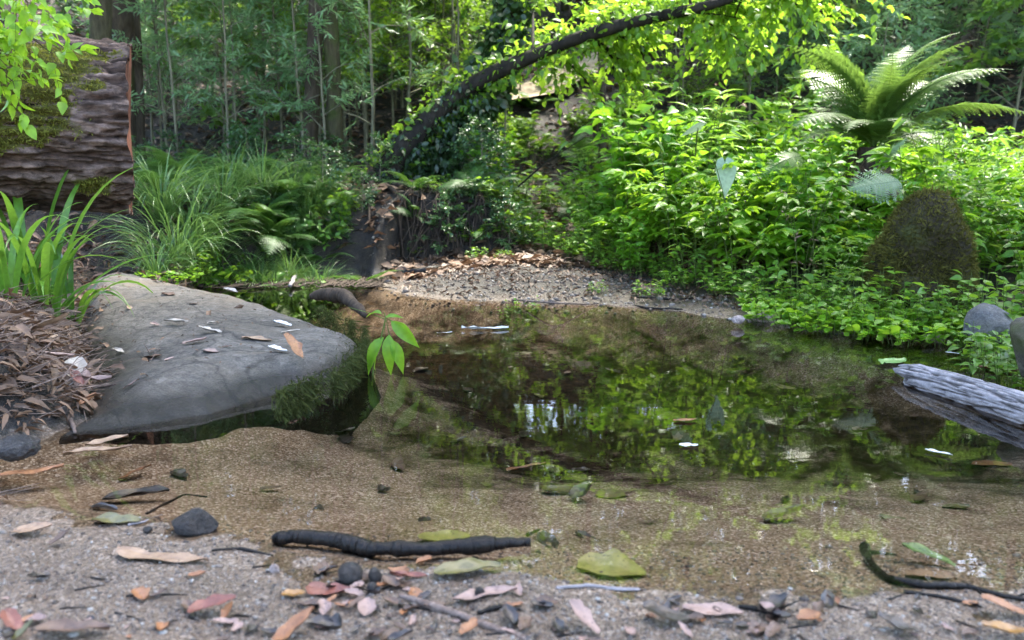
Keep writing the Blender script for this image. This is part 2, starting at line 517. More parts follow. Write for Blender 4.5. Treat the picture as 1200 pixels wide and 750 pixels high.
def build_ground():
    u = np.linspace(-1, 1, 520)
    xs = 3.0 * u + 62 * np.sign(u) * np.abs(u) ** 5
    v = np.linspace(0, 1, 560)
    ys = .55 + 5.2 * v + 60 * v ** 5
    ys = np.concatenate([np.linspace(-20, .5, 30), ys])
    X, Y = np.meshgrid(xs, ys)
    Z = terrain(X, Y)
    nx, ny = len(xs), len(ys)
    mb = MB()
    i = np.arange(ny - 1)[:, None] * nx
    j = np.arange(nx - 1)[None, :]
    f = np.stack([i + j, i + j + 1, i + nx + j + 1, i + nx + j], -1).reshape(-1, 4)
    # rnd = how sandy the ground is (1 sand, 0 leaf mould)
    s = poly_sdf(WPOLY, X, Y)
    near = 1 - sstep(1.5, 2.0, Y)
    sand = np.where(s > 0, 1.0, np.exp(-np.maximum(-s - .22, 0) / .3))
    near = np.where(X < -.7, 1 - sstep(1.4, 1.6, Y), near)
    sand = np.maximum(sand, near)
    fl = sstep(.35, .05, X) * sstep(-.15, .1, Y - np.where(X < -.85, 4.35, np.where(X < -.65, 4.35 + (X + .85) / .2 * .65, 5.0)))
    lf = sstep(-.7, -.95, X) * sstep(1.5, 1.65, Y)
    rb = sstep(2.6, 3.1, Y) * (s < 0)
    sand = sand * (1 - rb * (.45 + .3 * sstep(.03, .3, -s)))  # gravel bank mixed with mould, its darker colour standing in for crown shade
    sand = sand * (1 - fl) * (1 - lf) + (s > 0) * np.maximum(fl, lf) * .6
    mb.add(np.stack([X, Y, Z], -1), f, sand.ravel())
    m, n, out = newmat('ground_soil_and_sand')
    pos = geopos(n)
    a = attr(n, 'rnd').outputs['Fac']
    sep = n.nodes.new('ShaderNodeSeparateXYZ'); n.links.new(pos, sep.inputs[0])
    # sand: grains
    vor = n.nodes.new('ShaderNodeTexVoronoi'); vor.inputs['Scale'].default_value = 260; n.links.new(pos, vor.inputs['Vector'])
    vorc = n.nodes.new('ShaderNodeSeparateColor'); n.links.new(vor.outputs['Color'], vorc.inputs[0])
    grain = ramp(n, vorc.outputs[0], [(0, (.12, .088, .062)), (.35, (.225, .172, .127)), (.75, (.33, .262, .20)), (.95, (.55, .49, .43))])
    big = noise(n, 5, 5, .6, pos)
    grain = mixc(n, .55, grain, ramp(n, big, [(.3, (.30, .22, .14)), (.7, (.66, .56, .46))]), 'OVERLAY')
    # organic silt where the water stands deeper, patchy
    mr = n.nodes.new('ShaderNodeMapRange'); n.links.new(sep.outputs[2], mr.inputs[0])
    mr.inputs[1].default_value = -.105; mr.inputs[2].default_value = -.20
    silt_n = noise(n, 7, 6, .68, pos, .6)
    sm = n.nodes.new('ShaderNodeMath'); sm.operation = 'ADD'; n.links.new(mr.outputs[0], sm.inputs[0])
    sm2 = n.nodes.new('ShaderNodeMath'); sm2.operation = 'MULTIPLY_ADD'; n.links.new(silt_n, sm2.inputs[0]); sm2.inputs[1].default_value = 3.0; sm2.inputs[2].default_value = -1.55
    far = n.nodes.new('ShaderNodeMapRange'); n.links.new(sep.outputs[1], far.inputs[0]); far.inputs[1].default_value = 2.2; far.inputs[2].default_value = 3.0; far.inputs[4].default_value = .6  # bed colour also darkened farther out, standing in for stronger reflection
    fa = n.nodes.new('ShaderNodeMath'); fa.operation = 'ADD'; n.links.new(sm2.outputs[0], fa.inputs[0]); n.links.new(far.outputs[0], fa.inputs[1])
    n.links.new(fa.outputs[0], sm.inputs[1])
    wet = n.nodes.new('ShaderNodeMapRange'); n.links.new(sep.outputs[2], wet.inputs[0])
    wet.inputs[1].default_value = -.012; wet.inputs[2].default_value = -.045
    smm = n.nodes.new('ShaderNodeMath'); smm.operation = 'MULTIPLY'; smm.use_clamp = True
    n.links.new(sm.outputs[0], smm.inputs[0]); n.links.new(wet.outputs[0], smm.inputs[1])
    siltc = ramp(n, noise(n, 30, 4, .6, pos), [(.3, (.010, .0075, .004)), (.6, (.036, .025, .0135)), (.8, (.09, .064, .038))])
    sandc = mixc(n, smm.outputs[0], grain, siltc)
    soil = ramp(n, noise(n, 26, 6, .7, pos), [(.25, (.008, .006, .004)), (.5, (.026, .018, .011)), (.62, (.05, .036, .02)), (.78, (.085, .06, .036))])
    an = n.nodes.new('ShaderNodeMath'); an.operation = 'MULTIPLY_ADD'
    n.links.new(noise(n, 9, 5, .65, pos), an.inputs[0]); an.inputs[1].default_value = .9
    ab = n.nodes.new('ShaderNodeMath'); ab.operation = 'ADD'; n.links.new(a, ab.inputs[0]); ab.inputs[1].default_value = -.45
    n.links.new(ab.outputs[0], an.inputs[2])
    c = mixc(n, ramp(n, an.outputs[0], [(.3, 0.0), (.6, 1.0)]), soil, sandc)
    hb = n.nodes.new('ShaderNodeMath'); hb.operation = 'MULTIPLY_ADD'
    wz = n.nodes.new('ShaderNodeMapRange'); n.links.new(sep.outputs[2], wz.inputs[0]); wz.inputs[1].default_value = .012; wz.inputs[2].default_value = .04; wz.inputs[3].default_value = .18; wz.inputs[4].default_value = .36
    wm = n.nodes.new('ShaderNodeMath'); wm.operation = 'MULTIPLY_ADD'; n.links.new(noise(n, 16, 4, .6, pos), wm.inputs[0]); wm.inputs[1].default_value = .35; n.links.new(wz.outputs[0], wm.inputs[2])
    wcc = n.nodes.new('ShaderNodeCombineColor'); [n.links.new(wm.outputs[0], wcc.inputs[q]) for q in range(3)]
    uw = n.nodes.new('ShaderNodeMapRange'); n.links.new(sep.outputs[2], uw.inputs[0]); uw.inputs[1].default_value = -.006; uw.inputs[2].default_value = .004
    c = mixc(n, uw.outputs[0], c, mixc(n, .8, c, wcc.outputs[0], 'MULTIPLY'))
    n.links.new(vor.outputs['Distance'], hb.inputs[0]); hb.inputs[1].default_value = -.6; n.links.new(noise(n, 45, 5, .65, pos), hb.inputs[2])
    # gloss of the wet strip
    rg = n.nodes.new('ShaderNodeMapRange'); n.links.new(sep.outputs[2], rg.inputs[0])
    rg.inputs[1].default_value = .012; rg.inputs[2].default_value = .06; rg.inputs[3].default_value = .28; rg.inputs[4].default_value = .8
    sp = n.nodes.new('ShaderNodeMath'); sp.operation = 'MULTIPLY'; n.links.new(uw.outputs[0], sp.inputs[0]); sp.inputs[1].default_value = .5
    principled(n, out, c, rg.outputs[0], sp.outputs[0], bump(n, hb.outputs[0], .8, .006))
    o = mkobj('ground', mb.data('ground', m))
    tag(o, None, None, None, 'structure')
build_ground()

# water sheet
def build_water():
    mb = MB()
    x0, x1 = WPOLY[:, 0].min() - .1, WPOLY[:, 0].max() + .1
    y0, y1 = 1.0, WPOLY[:, 1].max() + .1
    xs, ys = np.linspace(x0, x1, 60), np.linspace(y0, y1, 60)
    X, Y = np.meshgrid(xs, ys)
    i = np.arange(59)[:, None] * 60
    j = np.arange(59)[None, :]
    f = np.stack([i + j, i + j + 1, i + 60 + j + 1, i + 60 + j], -1).reshape(-1, 4)
    mb.add(np.stack([X, Y, 0 * X], -1), f)
    m, n, out = newmat('pool_water')
    pos = geopos(n)
    mp = n.nodes.new('ShaderNodeMapping'); mp.inputs['Scale'].default_value = (1, 1.8, 1); n.links.new(pos, mp.inputs[0])
    h1 = noise(n, 7, 2, .5, mp.outputs[0], .5)
    h2 = noise(n, 24, 2, .5, mp.outputs[0], .3)
    ad = n.nodes.new('ShaderNodeMath'); ad.operation = 'MULTIPLY_ADD'; n.links.new(h2, ad.inputs[0]); ad.inputs[1].default_value = .25; n.links.new(h1, ad.inputs[2])
    bn = bump(n, ad.outputs[0], .5, .00045)
    fr = n.nodes.new('ShaderNodeFresnel'); fr.inputs['IOR'].default_value = 1.48; n.links.new(bn, fr.inputs['Normal'])
    gl = n.nodes.new('ShaderNodeBsdfGlossy'); gl.inputs['Roughness'].default_value = .0; n.links.new(bn, gl.inputs['Normal'])
    tr = n.nodes.new('ShaderNodeBsdfTransparent'); tr.inputs[0].default_value = (.98, .96, .90, 1)
    mx = n.nodes.new('ShaderNodeMixShader')
    n.links.new(fr.outputs[0], mx.inputs[0]); n.links.new(tr.outputs[0], mx.inputs[1]); n.links.new(gl.outputs[0], mx.inputs[2])
    n.links.new(mx.outputs[0], out.inputs[0])
    tag(mkobj('water', mb.data('water', m)), None, None, None, 'structure')
build_water()

# pale path climbing the hillside behind the pool
def build_path():
    mb = MB()
    pts = [P(560, 170, 8.3), P(620, 137, 9.0), P(700, 103, 9.9), P(760, 76, 10.7), P(830, 48, 11.6), P(900, 22, 12.6)]
    pts = np.array(pts)
    t = np.linspace(0, 1, 60)
    tt = np.linspace(0, 1, len(pts))
    x, y = np.interp(t, tt, pts[:, 0]), np.interp(t, tt, pts[:, 1])
    tan = nrm(np.stack([np.gradient(x), np.gradient(y)], -1))
    pv = np.stack([-tan[:, 1], tan[:, 0]], -1)
    rows = []
    ws = np.linspace(-.26, .26, 5)
    for k in range(60):
        zz = terrain(x[k] + pv[k, 0] * ws, y[k] + pv[k, 1] * ws).mean()
        for q in ws:
            rows.append((x[k] + pv[k, 0] * q, y[k] + pv[k, 1] * q, max(zz, tz(x[k] + pv[k, 0] * q, y[k] + pv[k, 1] * q)) + .03))
    i = np.arange(59)[:, None] * 5
    j = np.arange(4)[None, :]
    f = np.stack([i + j, i + j + 1, i + 5 + j + 1, i + 5 + j], -1).reshape(-1, 4)
    mb.add(np.array(rows), f)
    m, n, out = newmat('path_dirt')
    p = geopos(n)
    principled(n, out, ramp(n, noise(n, 12, 6, .65, p), [(.3, (.2, .15, .1)), (.7, (.46, .38, .28))]), .9, .2, bump(n, noise(n, 30, 4, .6, p), .6, .02))
    tag(mkobj('path', mb.data('path', m)), None, None, None, 'structure')
build_path()

# ------------------------------------------------------------------ rocks
def rockmat(name, a, b, moss=None, mossamt=.5, wet=True, spk=True):
    m, n, out = newmat(name)
    pos = geopos(n)
    c = ramp(n, noise(n, 5, 7, .65, pos, .3), [(.3, a), (.7, b)])
    if spk:
        v = n.nodes.new('ShaderNodeTexVoronoi'); v.inputs['Scale'].default_value = 260; n.links.new(pos, v.inputs['Vector'])
        s = n.nodes.new('ShaderNodeSeparateColor'); n.links.new(v.outputs['Color'], s.inputs[0])
        c = mixc(n, .5, c, ramp(n, s.outputs[0], [(0, .18), (.5, .5), (1, .85)]), 'OVERLAY')
    c = mixc(n, .7, c, ramp(n, noise(n, 34, 7, .75, pos), [(.32, .08), (.68, .92)]), 'OVERLAY')
    c = mixc(n, ramp(n, noise(n, 90, 5, .7, pos), [(.62, 0.0), (.70, .65)]), c, tuple(q * .3 for q in a))
    st = ramp(n, noise(n, 3.6, 7, .7, pos, .8), [(.48, 0.0), (.62, .55)])
    c = mixc(n, st, c, tuple(q * w_ for q, w_ in zip(b, (1.05, .93, .78))), 'MIX')
    crk = n.nodes.new('ShaderNodeTexVoronoi'); crk.feature = 'DISTANCE_TO_EDGE'; crk.inputs['Scale'].default_value = 3.2
    wv_ = n.nodes.new('ShaderNodeMix'); wv_.data_type = 'VECTOR'; wv_.inputs[0].default_value = .12
    nz_ = n.nodes.new('ShaderNodeTexNoise'); nz_.inputs['Scale'].default_value = 7; nz_.inputs['Detail'].default_value = 5; n.links.new(pos, nz_.inputs['Vector'])
    n.links.new(pos, wv_.inputs[4]); n.links.new(nz_.outputs['Color'], wv_.inputs[5]); n.links.new(wv_.outputs[1], crk.inputs['Vector'])
    crm = ramp(n, crk.outputs['Distance'], [(.0, .75), (.018, 0.0)])
    if 'slab' in name: c = mixc(n, ramp(n, noise(n, 17, 6, .75, pos, .4), [(.56, 0.0), (.66, .5)]), c, tuple(q * 1.75 for q in b))
    if 'slab' in name: c = mixc(n, crm, c, tuple(q * .25 for q in a))
    rough = .7
    spec = .35
    if moss is not None:
        c = mixc(n, ramp(n, noise(n, 9, 5, .6, pos), [(mossamt, 0.0), (mossamt + .15, 1.0)]), c, moss)
    if wet:
        sep = n.nodes.new('ShaderNodeSeparateXYZ'); n.links.new(pos, sep.inputs[0])
        ad = n.nodes.new('ShaderNodeMath'); ad.operation = 'MULTIPLY_ADD'; n.links.new(noise(n, 8, 3, .5, pos), ad.inputs[0]); ad.inputs[1].default_value = .035; n.links.new(sep.outputs[2], ad.inputs[2])
        mr = n.nodes.new('ShaderNodeMapRange'); n.links.new(ad.outputs[0], mr.inputs[0]); mr.inputs[1].default_value = .05; mr.inputs[2].default_value = .088
        c = mixc(n, mr.outputs[0], mixc(n, 1.0, c, (.22, .20, .18), 'MULTIPLY'), c)
        mr2 = n.nodes.new('ShaderNodeMapRange'); n.links.new(ad.outputs[0], mr2.inputs[0]); mr2.inputs[1].default_value = .045; mr2.inputs[2].default_value = .09; mr2.inputs[3].default_value = .18; mr2.inputs[4].default_value = .72
        rough = mr2.outputs[0]
        us = n.nodes.new('ShaderNodeMapRange'); n.links.new(sep.outputs[2], us.inputs[0]); us.inputs[1].default_value = -.005; us.inputs[2].default_value = .003; us.inputs[3].default_value = 0; us.inputs[4].default_value = .4
        spec = us.outputs[0]
    hb = n.nodes.new('ShaderNodeMath'); hb.operation = 'MULTIPLY_ADD'
    n.links.new(noise(n, 150, 4, .75, pos), hb.inputs[0]); hb.inputs[1].default_value = .5; n.links.new(noise(n, 22, 6, .7, pos), hb.inputs[2])
    principled(n, out, c, .3 if 'dark' in name else rough, spec, bump(n, hb.outputs[0], 1.0, .014))
    return m
M['slab'] = rockmat('slab_stone', (.074, .065, .055), (.138, .123, .106))
M['rock'] = rockmat('grey_stone', (.05, .05, .05), (.17, .17, .17))
M['rockmoss'] = rockmat('mossy_stone', (.05, .045, .035), (.12, .11, .08), (.05, .06, .015), .42)
M['rockdark'] = rockmat('dark_wet_stone', (.012, .010, .010), (.045, .04, .038), wet=False)
M['rockpink'] = rockmat('pinkish_stone', (.26, .2, .18), (.42, .34, .31), wet=False)

def slab_h(x, y):
    s = poly_sdf(SLAB, x, y) + .03 * fbm(np.stack([x * 5, y * 5, 0 * x], -1), 3, 21)
    i = np.maximum(s, 0)
    east = sstep(-.95, -.55, x) * sstep(1.95, 2.3, y)
    back = sstep(2.7, 3.2, y)
    L = .15 * (1 - east) + .03 * east
    L = L * (1 - back) + .05 * back
    top = .105 + .010 * (y - 2.4) + .03 * sstep(-1.2, -2.0, x) - .022 * east
    p = np.stack([x, y, 0 * x], -1)
    z = top * (1 - np.exp(-i / L)) * 1.0 + (.016 * fbm(p * 3.5, 4, 31) - .010 * (1 - np.abs(fbm(p * 2.3 + 5, 3, 33))) ** 10) * sstep(0, .2, i) + .005 * fbm(p * 18, 4, 32)
    return z - .01, s
def build_slab():
    x0, y0 = SLAB.min(0); x1, y1 = SLAB.max(0)
    nx, ny = 230, 260
    X, Y = np.meshgrid(np.linspace(x0 - .12, x1 + .12, nx), np.linspace(y0 - .12, y1 + .12, ny))
    Z, S = slab_h(X, Y)
    Z = np.where(S < 0, Z + S * (1.3 + 1.6 * np.maximum(sstep(-.95, -.6, X), sstep(2.7, 3.1, Y))), Z)
    Z = np.maximum(Z, -.3)
    idx = np.arange(nx * ny).reshape(ny, nx)
    f = np.stack([idx[:-1, :-1], idx[:-1, 1:], idx[1:, 1:], idx[1:, :-1]], -1).reshape(-1, 4)
    keep = (S.ravel()[f] > -.075).any(1)
    mb = MB()
    mb.add(np.stack([X, Y, Z], -1), f[keep])
    me = mb.data('stone_slab', M['slab'])
    o = tag(mkobj('stone_slab', me), 'flat grey rock slab sloping into the pool, scattered with dry leaves', 'rock')
    # moss fringe on the overhanging lip
    g = np.random.default_rng(5)
    lip = np.array([G(x, y, .08)[:2] for x, y in [(372, 362), (405, 374), (424, 386), (427, 398), (415, 418), (398, 434), (360, 447), (318, 462)]])
    t = np.sort(g.random(11000)) * (len(lip) - 1)
    t = t[vnoise(np.stack([t * 3.3, t * 0, t * 0], -1), 4) + g.normal(0, .3, len(t)) > .0]
    k = np.minimum(t.astype(int), len(lip) - 2)
    q = lip[k] + (lip[k + 1] - lip[k]) * (t - k)[:, None]
    tan = nrm(lip[k + 1] - lip[k])
    outw = np.stack([tan[:, 1] * -1, tan[:, 0]], -1)
    outw = np.where((outw * (q - SLAB.mean(0))).sum(1, keepdims=True) < 0, -outw, outw)
    inset = g.exponential(.016, len(q)) * (1.25 - .9 * (t / (len(lip) - 1)))
    q = q - outw * (inset - .012)[:, None]
    z, s = slab_h(q[:, 0], q[:, 1])
    pos = np.stack([q[:, 0], q[:, 1], np.where(s > 0.004, z, .02 + .07 * g.random(len(q)))], -1)
    edge = (inset < .02)[:, None]
    d = np.concatenate([outw, np.zeros((len(q), 1))], 1) * .7 + g.normal(0, .75, (len(q), 3)) + np.where(edge, np.array([0, 0, -.75]), np.array([0, 0, .7]))
    ms = MB()
    leafs(ms, T_LAN2, pos, d, g.normal(0, 1, (len(q), 3)), g.uniform(.006, .022, len(q)) * np.where(g.random(len(q)) < .12, 1.9, 1), g.random(len(q)), .9)
    mkobj('moss', ms.data('moss', M['lipmoss']), o)
build_slab()
def floor_z(x, y):
    a = tz(x, y)
    z, s = slab_h(np.array([x]), np.array([y]))
    return max(a, float(z[0])) if s[0] > 0.01 else a

def ico(sub):
    import bmesh
    bm = bmesh.new()
    bmesh.ops.create_icosphere(bm, subdivisions=sub, radius=1)
    v = np.array([x.co[:] for x in bm.verts])
    f = np.array([[q.index for q in fc.verts] for fc in bm.faces])
    bm.free()
    return v, f
ICO1, ICO2, ICO4, ICO5 = ico(1), ico(2), ico(4), ico(5)
def rock_data(name, mat, sx, sy, sz, seed, amp=.25, sub=ICO4, freq=1.2, facet=0):
    v, f = sub
    d = 1 + amp * fbm(v * freq + seed * 3.1, 5, seed)
    v2 = v * d[:, None]
    if facet:
        g = np.random.default_rng(seed)
        for k in range(facet):
            nn = nrm(g.normal(0, 1, 3)); c = g.uniform(.6, .85)
            e = np.maximum(v2 @ nn - c, 0)
            v2 = v2 - e[:, None] * nn * .9
    v2 = v2 * np.array([sx, sy, sz])
    mb = MB(); mb.add(v2, f)
    return mb.data(name, mat)
def rock(label, px, py, wpx, hpx, mat, seed, z=None, amp=.22, facet=4, group=None, yscale=.8, name='stone', sink=.25, sub=ICO4, cat='stone'):
    p = G(px, py, 0.0 if z is None else z)
    for _ in range(4):
        zz = floor_z(p[0], p[1]) if z is None else z
        p = G(px, py, zz)
    D = p[1]
    a, c = wpx / 2000 * D, hpx / 1000 * D
    o = mkobj(name, rock_data(name, M[mat], a, a * yscale, c / (2 - sink * 2) * 1.0, seed, amp, sub, 1.2, facet))
    o.location = (p[0], p[1] + a * yscale * .5, p[2] + c * (.5 - sink * .5))
    return tag(o, label, cat, group)

# mossy boulder shaped like a stump, right bank
def build_stump():
    c = P(1085, 352, 3.32)
    z0 = tz(c[0], 3.35) - .04
    v, f = ICO5
    a = np.arctan2(v[:, 1], v[:, 0])
    up = (v[:, 2] + 1) / 2
    prof = np.sqrt(np.clip(1 - np.clip(v[:, 2], 0, 1) ** 2.6, 0, 1))
    r = np.where(v[:, 2] > 0, prof, 1.0)
    hxy = nrm(np.stack([v[:, 0], v[:, 1]], -1) + 1e-9)
    rad = np.clip(1 - np.abs(v[:, 2]) ** 2.7, 0, 1) ** .5
    x = hxy[:, 0] * rad * .175
    y = hxy[:, 1] * rad * .19
    zz = np.where(v[:, 2] > 0, v[:, 2] ** .9 * .37, v[:, 2] * .1)
    x = x * (1 + .26 * (1 - up) * (x > 0)) - .03 * np.clip(zz / .4, 0, 1)
    d = .085 * fbm(np.stack([x, y, zz], -1) * 5, 4, 77) + .05 * np.clip(fbm(np.stack([x, y, zz], -1) * 2.2 + 3, 2, 78), -1, 1)
    q = np.stack([x, y, zz], -1) + nrm(v) * d[:, None]
    mb = MB(); mb.add(q, f)
    loc = (c[0], 3.35, z0 + .03)
    o = tag(mkobj('mossy_rock', mb.data('mossy_rock', barkmat('stump_body', (.015, .012, .007), (.045, .036, .018), 14, (1, 1, 1), moss=(.045, .05, .015), mossamt=.5)), None, loc),
            'tall dark domed rock wrapped in brown moss on the right bank', 'rock')
    g = np.random.default_rng(3)
    n = 26000
    k = g.integers(0, len(q), n * 2)
    k = k[q[k, 2] > -.02][:n]
    nn = nrm(q[k] - np.array([0, 0, .1]))
    pos = q[k] + g.normal(0, .004, (len(k), 3))
    dd = nn * .8 + g.normal(0, .5, (len(k), 3)) + np.array([0, 0, -.35])
    ms = MB()
    pat = fbm(q[k] * 7, 3, 9)
    leafs(ms, T_LAN2, pos, dd, g.normal(0, 1, (len(k), 3)), g.uniform(.007, .021, len(k)) * np.where(g.random(len(k)) < .06, 1.8, 1), np.clip(.45 + pat * 1.5 + g.normal(0, .15, len(k)), 0, 1), 1.5)
    mkobj('moss', ms.data('moss', M['mossbrown']), o)
    return loc
STUMP = build_stump()

# ------------------------------------------------------------------ big cut log, left
def build_log():
    e1 = P(153, 150, 3.35)          # centre of the sawn end
    axis = nrm(np.array([-.922, -.385, .05]))
    L, r0 = 2.6, .315
    ns, na = 330, 300
    t = np.linspace(0, L, ns)
    a = np.linspace(0, 2 * math.pi, na, endpoint=False)
    up = np.array([0, 0, 1.0]); s = nrm(np.cross(axis, up)); u = np.cross(s, axis)
    Tt, A = np.meshgrid(t, a, indexing='ij')
    cyl = np.stack([Tt * 1.2, np.cos(A) * 2.2, np.sin(A) * 2.2], -1)
    # plated bark: ridges along the axis broken by cross cracks
    q = np.stack([Tt * 2.2, np.cos(A) * 8.0, np.sin(A) * 8.0], -1)
    q = q + .6 * fbm(q * .6, 3, 46)[..., None]
    wv = .6 * fbm(q * .55, 4, 45)
    f1, f2, idv = worley2(Tt / .34 + wv * 2.2, A * r0 / .04 + wv * 3.5, 3)
    plate = sstep(.02, .34, f2 - f1) * (.45 + .55 * idv)
    f1b, f2b, idb = worley2(Tt / .055 + wv, A * r0 / .018 + wv * 3, 5)
    plate = .50 * plate + .22 * sstep(.02, .4, f2b - f1b) * (.4 + .6 * idb)
    rq = np.stack([Tt * 3.0, np.cos(A) * 5.5, np.sin(A) * 5.5], -1) + .9 * fbm(q * .4, 3, 49)[..., None]
    rid = (1 - np.abs(vnoise(rq, 52))) * .6 + (1 - np.abs(vnoise(rq * 2.3, 53))) * .4
    plate = plate + .28 * (1 - rid ** 3) * 1.1
    relief = 1 - plate
    r = r0 * (1 + .13 * fbm(cyl * .9, 4, 40)) + .008 - .036 * relief + .013 * fbm(np.stack([Tt * 4, np.cos(A) * 34, np.sin(A) * 34], -1), 4, 58) + .02 * fbm(np.stack([Tt * 16, np.cos(A) * 16, np.sin(A) * 16], -1), 4, 48)
    mossm = fbm(np.stack([Tt * 2.6, np.cos(A) * 1.6, np.sin(A) * 1.6], -1) + 4.0, 5, 51) + .18 * np.sin(A) * np.where(np.sin(A) > .85, -4, 1)
    mossm = sstep(-.19, .0, mossm - .7 * np.exp(-Tt / .14) + .25 * fbm(np.stack([Tt * 9, np.cos(A) * 5, np.sin(A) * 5], -1), 3, 57))
    r = r * (1 - .10 * sstep(.0, .02, Tt) * 0) * (1 + .04 * Tt)
    rim_j = (.022 * fbm(np.stack([np.cos(A) * 4, np.sin(A) * 4, A * 0], -1), 3, 77)) * np.exp(-Tt / .06)
    pts = e1 + axis * (Tt + rim_j)[..., None] + (np.cos(A) * r)[..., None] * s + (np.sin(A) * r)[..., None] * u
    mb = MB()
    i = np.arange(ns - 1)[:, None] * na
    j = np.arange(na)[None, :]
    f = np.stack([i + j, i + (j + 1) % na, i + na + (j + 1) % na, i + na + j], -1).reshape(-1, 4)
    root = thing('cut_log', 'huge fallen log with furrowed mossy bark and a sawn end', 'log', (e1[0], e1[1], e1[2] - r0))
    off = np.array(root.location)
    mb.add((pts - off).reshape(-1, 3), f, (np.clip(1 - relief, 0, 1) + 2.0 * mossm * (relief < .75)).ravel())
    m, n_, out = newmat('plated_log_bark')
    co = objco(n_)
    cc = ramp(n_, attr(n_, 'rnd').outputs['Fac'], [(.0, (.012, .007, .005)), (.45, (.055, .036, .028)), (.9, (.15, .108, .09))])
    cc = mixc(n_, .6, cc, ramp(n_, noise(n_, 14, 6, .7, co), [(.3, .12), (.7, .85)]), 'OVERLAY')
    mpl = n_.nodes.new('ShaderNodeMapping'); mpl.inputs['Scale'].default_value = (.18, 1.5, 1.5); n_.links.new(co, mpl.inputs[0])
    cc = mixc(n_, .8, cc, ramp(n_, noise(n_, 34, 6, .75, mpl.outputs[0], .3), [(.34, .05), (.66, .95)]), 'OVERLAY')
    mr_ = n_.nodes.new('ShaderNodeMapRange'); n_.links.new(attr(n_, 'rnd').outputs['Fac'], mr_.inputs[0]); mr_.inputs[1].default_value = 1.0; mr_.inputs[2].default_value = 2.0
    cc = mixc(n_, mr_.outputs[0], cc, (.07, .07, .016))
    principled(n_, out, cc, .85, .2, bump(n_, noise(n_, 60, 5, .7, co), .8, .01))
    mkobj('bark', mb.data('bark', m), root)
    # sawn face
    mf = MB()
    rim = pts[0] - off + axis * .004
    rows = [rim + (e1 - off - rim) * k for k in (0, .3, .6, .9)]
    v = np.concatenate(rows + [[e1 - off]])
    v[:, :] -= axis * (.012 * vnoise(v * 30, 3))[:, None] * 0
    fs = []
    for k in range(3):
        for j in range(na):
            fs.append((k * na + (j + 1) % na, k * na + j, (k + 1) * na + j, (k + 1) * na + (j + 1) % na))
    for j in range(na): fs.append((3 * na + (j + 1) % na, 3 * na + j, 4 * na))
    mf.add(v, fs)
    mkobj('sawn_face', mf.data('sawn_face', M['cut']), root)
    # moss tufts on the flank facing the camera
    g = np.random.default_rng(6)
    n = 260000
    ti, ai = g.integers(0, ns, n), g.integers(0, na, n)
    pp = pts[ti, ai]
    keep = (mossm[ti, ai] > g.random(n) * .9 + .05) & ((np.cos(a[ai]) * s[1] + np.sin(a[ai]) * u[1] < .25))
    pp, ti, ai = pp[keep], ti[keep], ai[keep]
    nn = np.cos(a[ai])[:, None] * s + np.sin(a[ai])[:, None] * u
    ms = MB()
    leafs(ms, T_LAN2, pp - off, nn * .7 + g.normal(0, .6, pp.shape) + np.array([0, 0, -.2]), g.normal(0, 1, pp.shape), g.uniform(.007, .020, len(pp)), g.random(len(pp)), 1.6)
    mkobj('moss', ms.data('moss', M['moss']), root)
build_log()

# ------------------------------------------------------------------ plants: prototypes
def herb_data(seed, h, nst, leaf, T, mat, name, spread=.28, gap=.065, top=True):
    g = np.random.default_rng(seed)
    lf, st = MB(), MB()
    for k in range(nst):
        a, rr = g.uniform(0, 6.28), g.uniform(0, spread * .5)
        b = np.array([math.cos(a) * rr, math.sin(a) * rr, -.03])
        hh = h * g.uniform(.6, 1.1)
        lean = np.array([math.cos(a), math.sin(a), 0]) * g.uniform(.05, spread) + g.normal(0, .04, 3) * [1, 1, 0]
        t = np.linspace(0, 1, 7)
        path = b + np.outer(t, [0, 0, hh]) + np.outer(t ** 2, lean)
        tube(st, path, np.linspace(.004, .0015, 7), 4, g.random(), False)
        nn = max(3, int(hh / gap))
        ph = g.uniform(0, 6.28)
        for i in range(nn):
            q = .18 + .82 * (i + 1) / nn
            pos = b + np.array([0, 0, hh]) * q + lean * q * q
            sz = leaf * (1.15 - .55 * q) * g.uniform(.75, 1.2) * (.55 + .45 * min(1, q * 3))
            for sgn in (0, math.pi):
                an = ph + i * 1.571 + sgn + g.normal(0, .25)
                d = np.array([math.cos(an), math.sin(an), g.normal(.12 + .35 * q, .25)])
                leafs(lf, T, pos[None], d[None], (np.array([0, 0, 1.0]) + g.normal(0, .25, 3))[None], sz, g.random(1))
            if g.random() < .45:      # side shoot
                an = g.uniform(0, 6.28)
                d0 = nrm(np.array([math.cos(an), math.sin(an), .7]))
                sprays(lf, st, pos[None], d0[None], leaf * g.uniform(1.0, 2.0), 5, T, leaf * .6, .1, .8, .0012, g)
        if top:
            for i in range(5):
                an = g.uniform(0, 6.28)
                leafs(lf, T, path[-1][None], np.array([[math.cos(an), math.sin(an), .8]]), np.array([[0, 0, 1.0]]), leaf * .45, g.random(1))
    return lf.data(name + '_foliage', mat), st.data(name + '_stem', M['stem'])
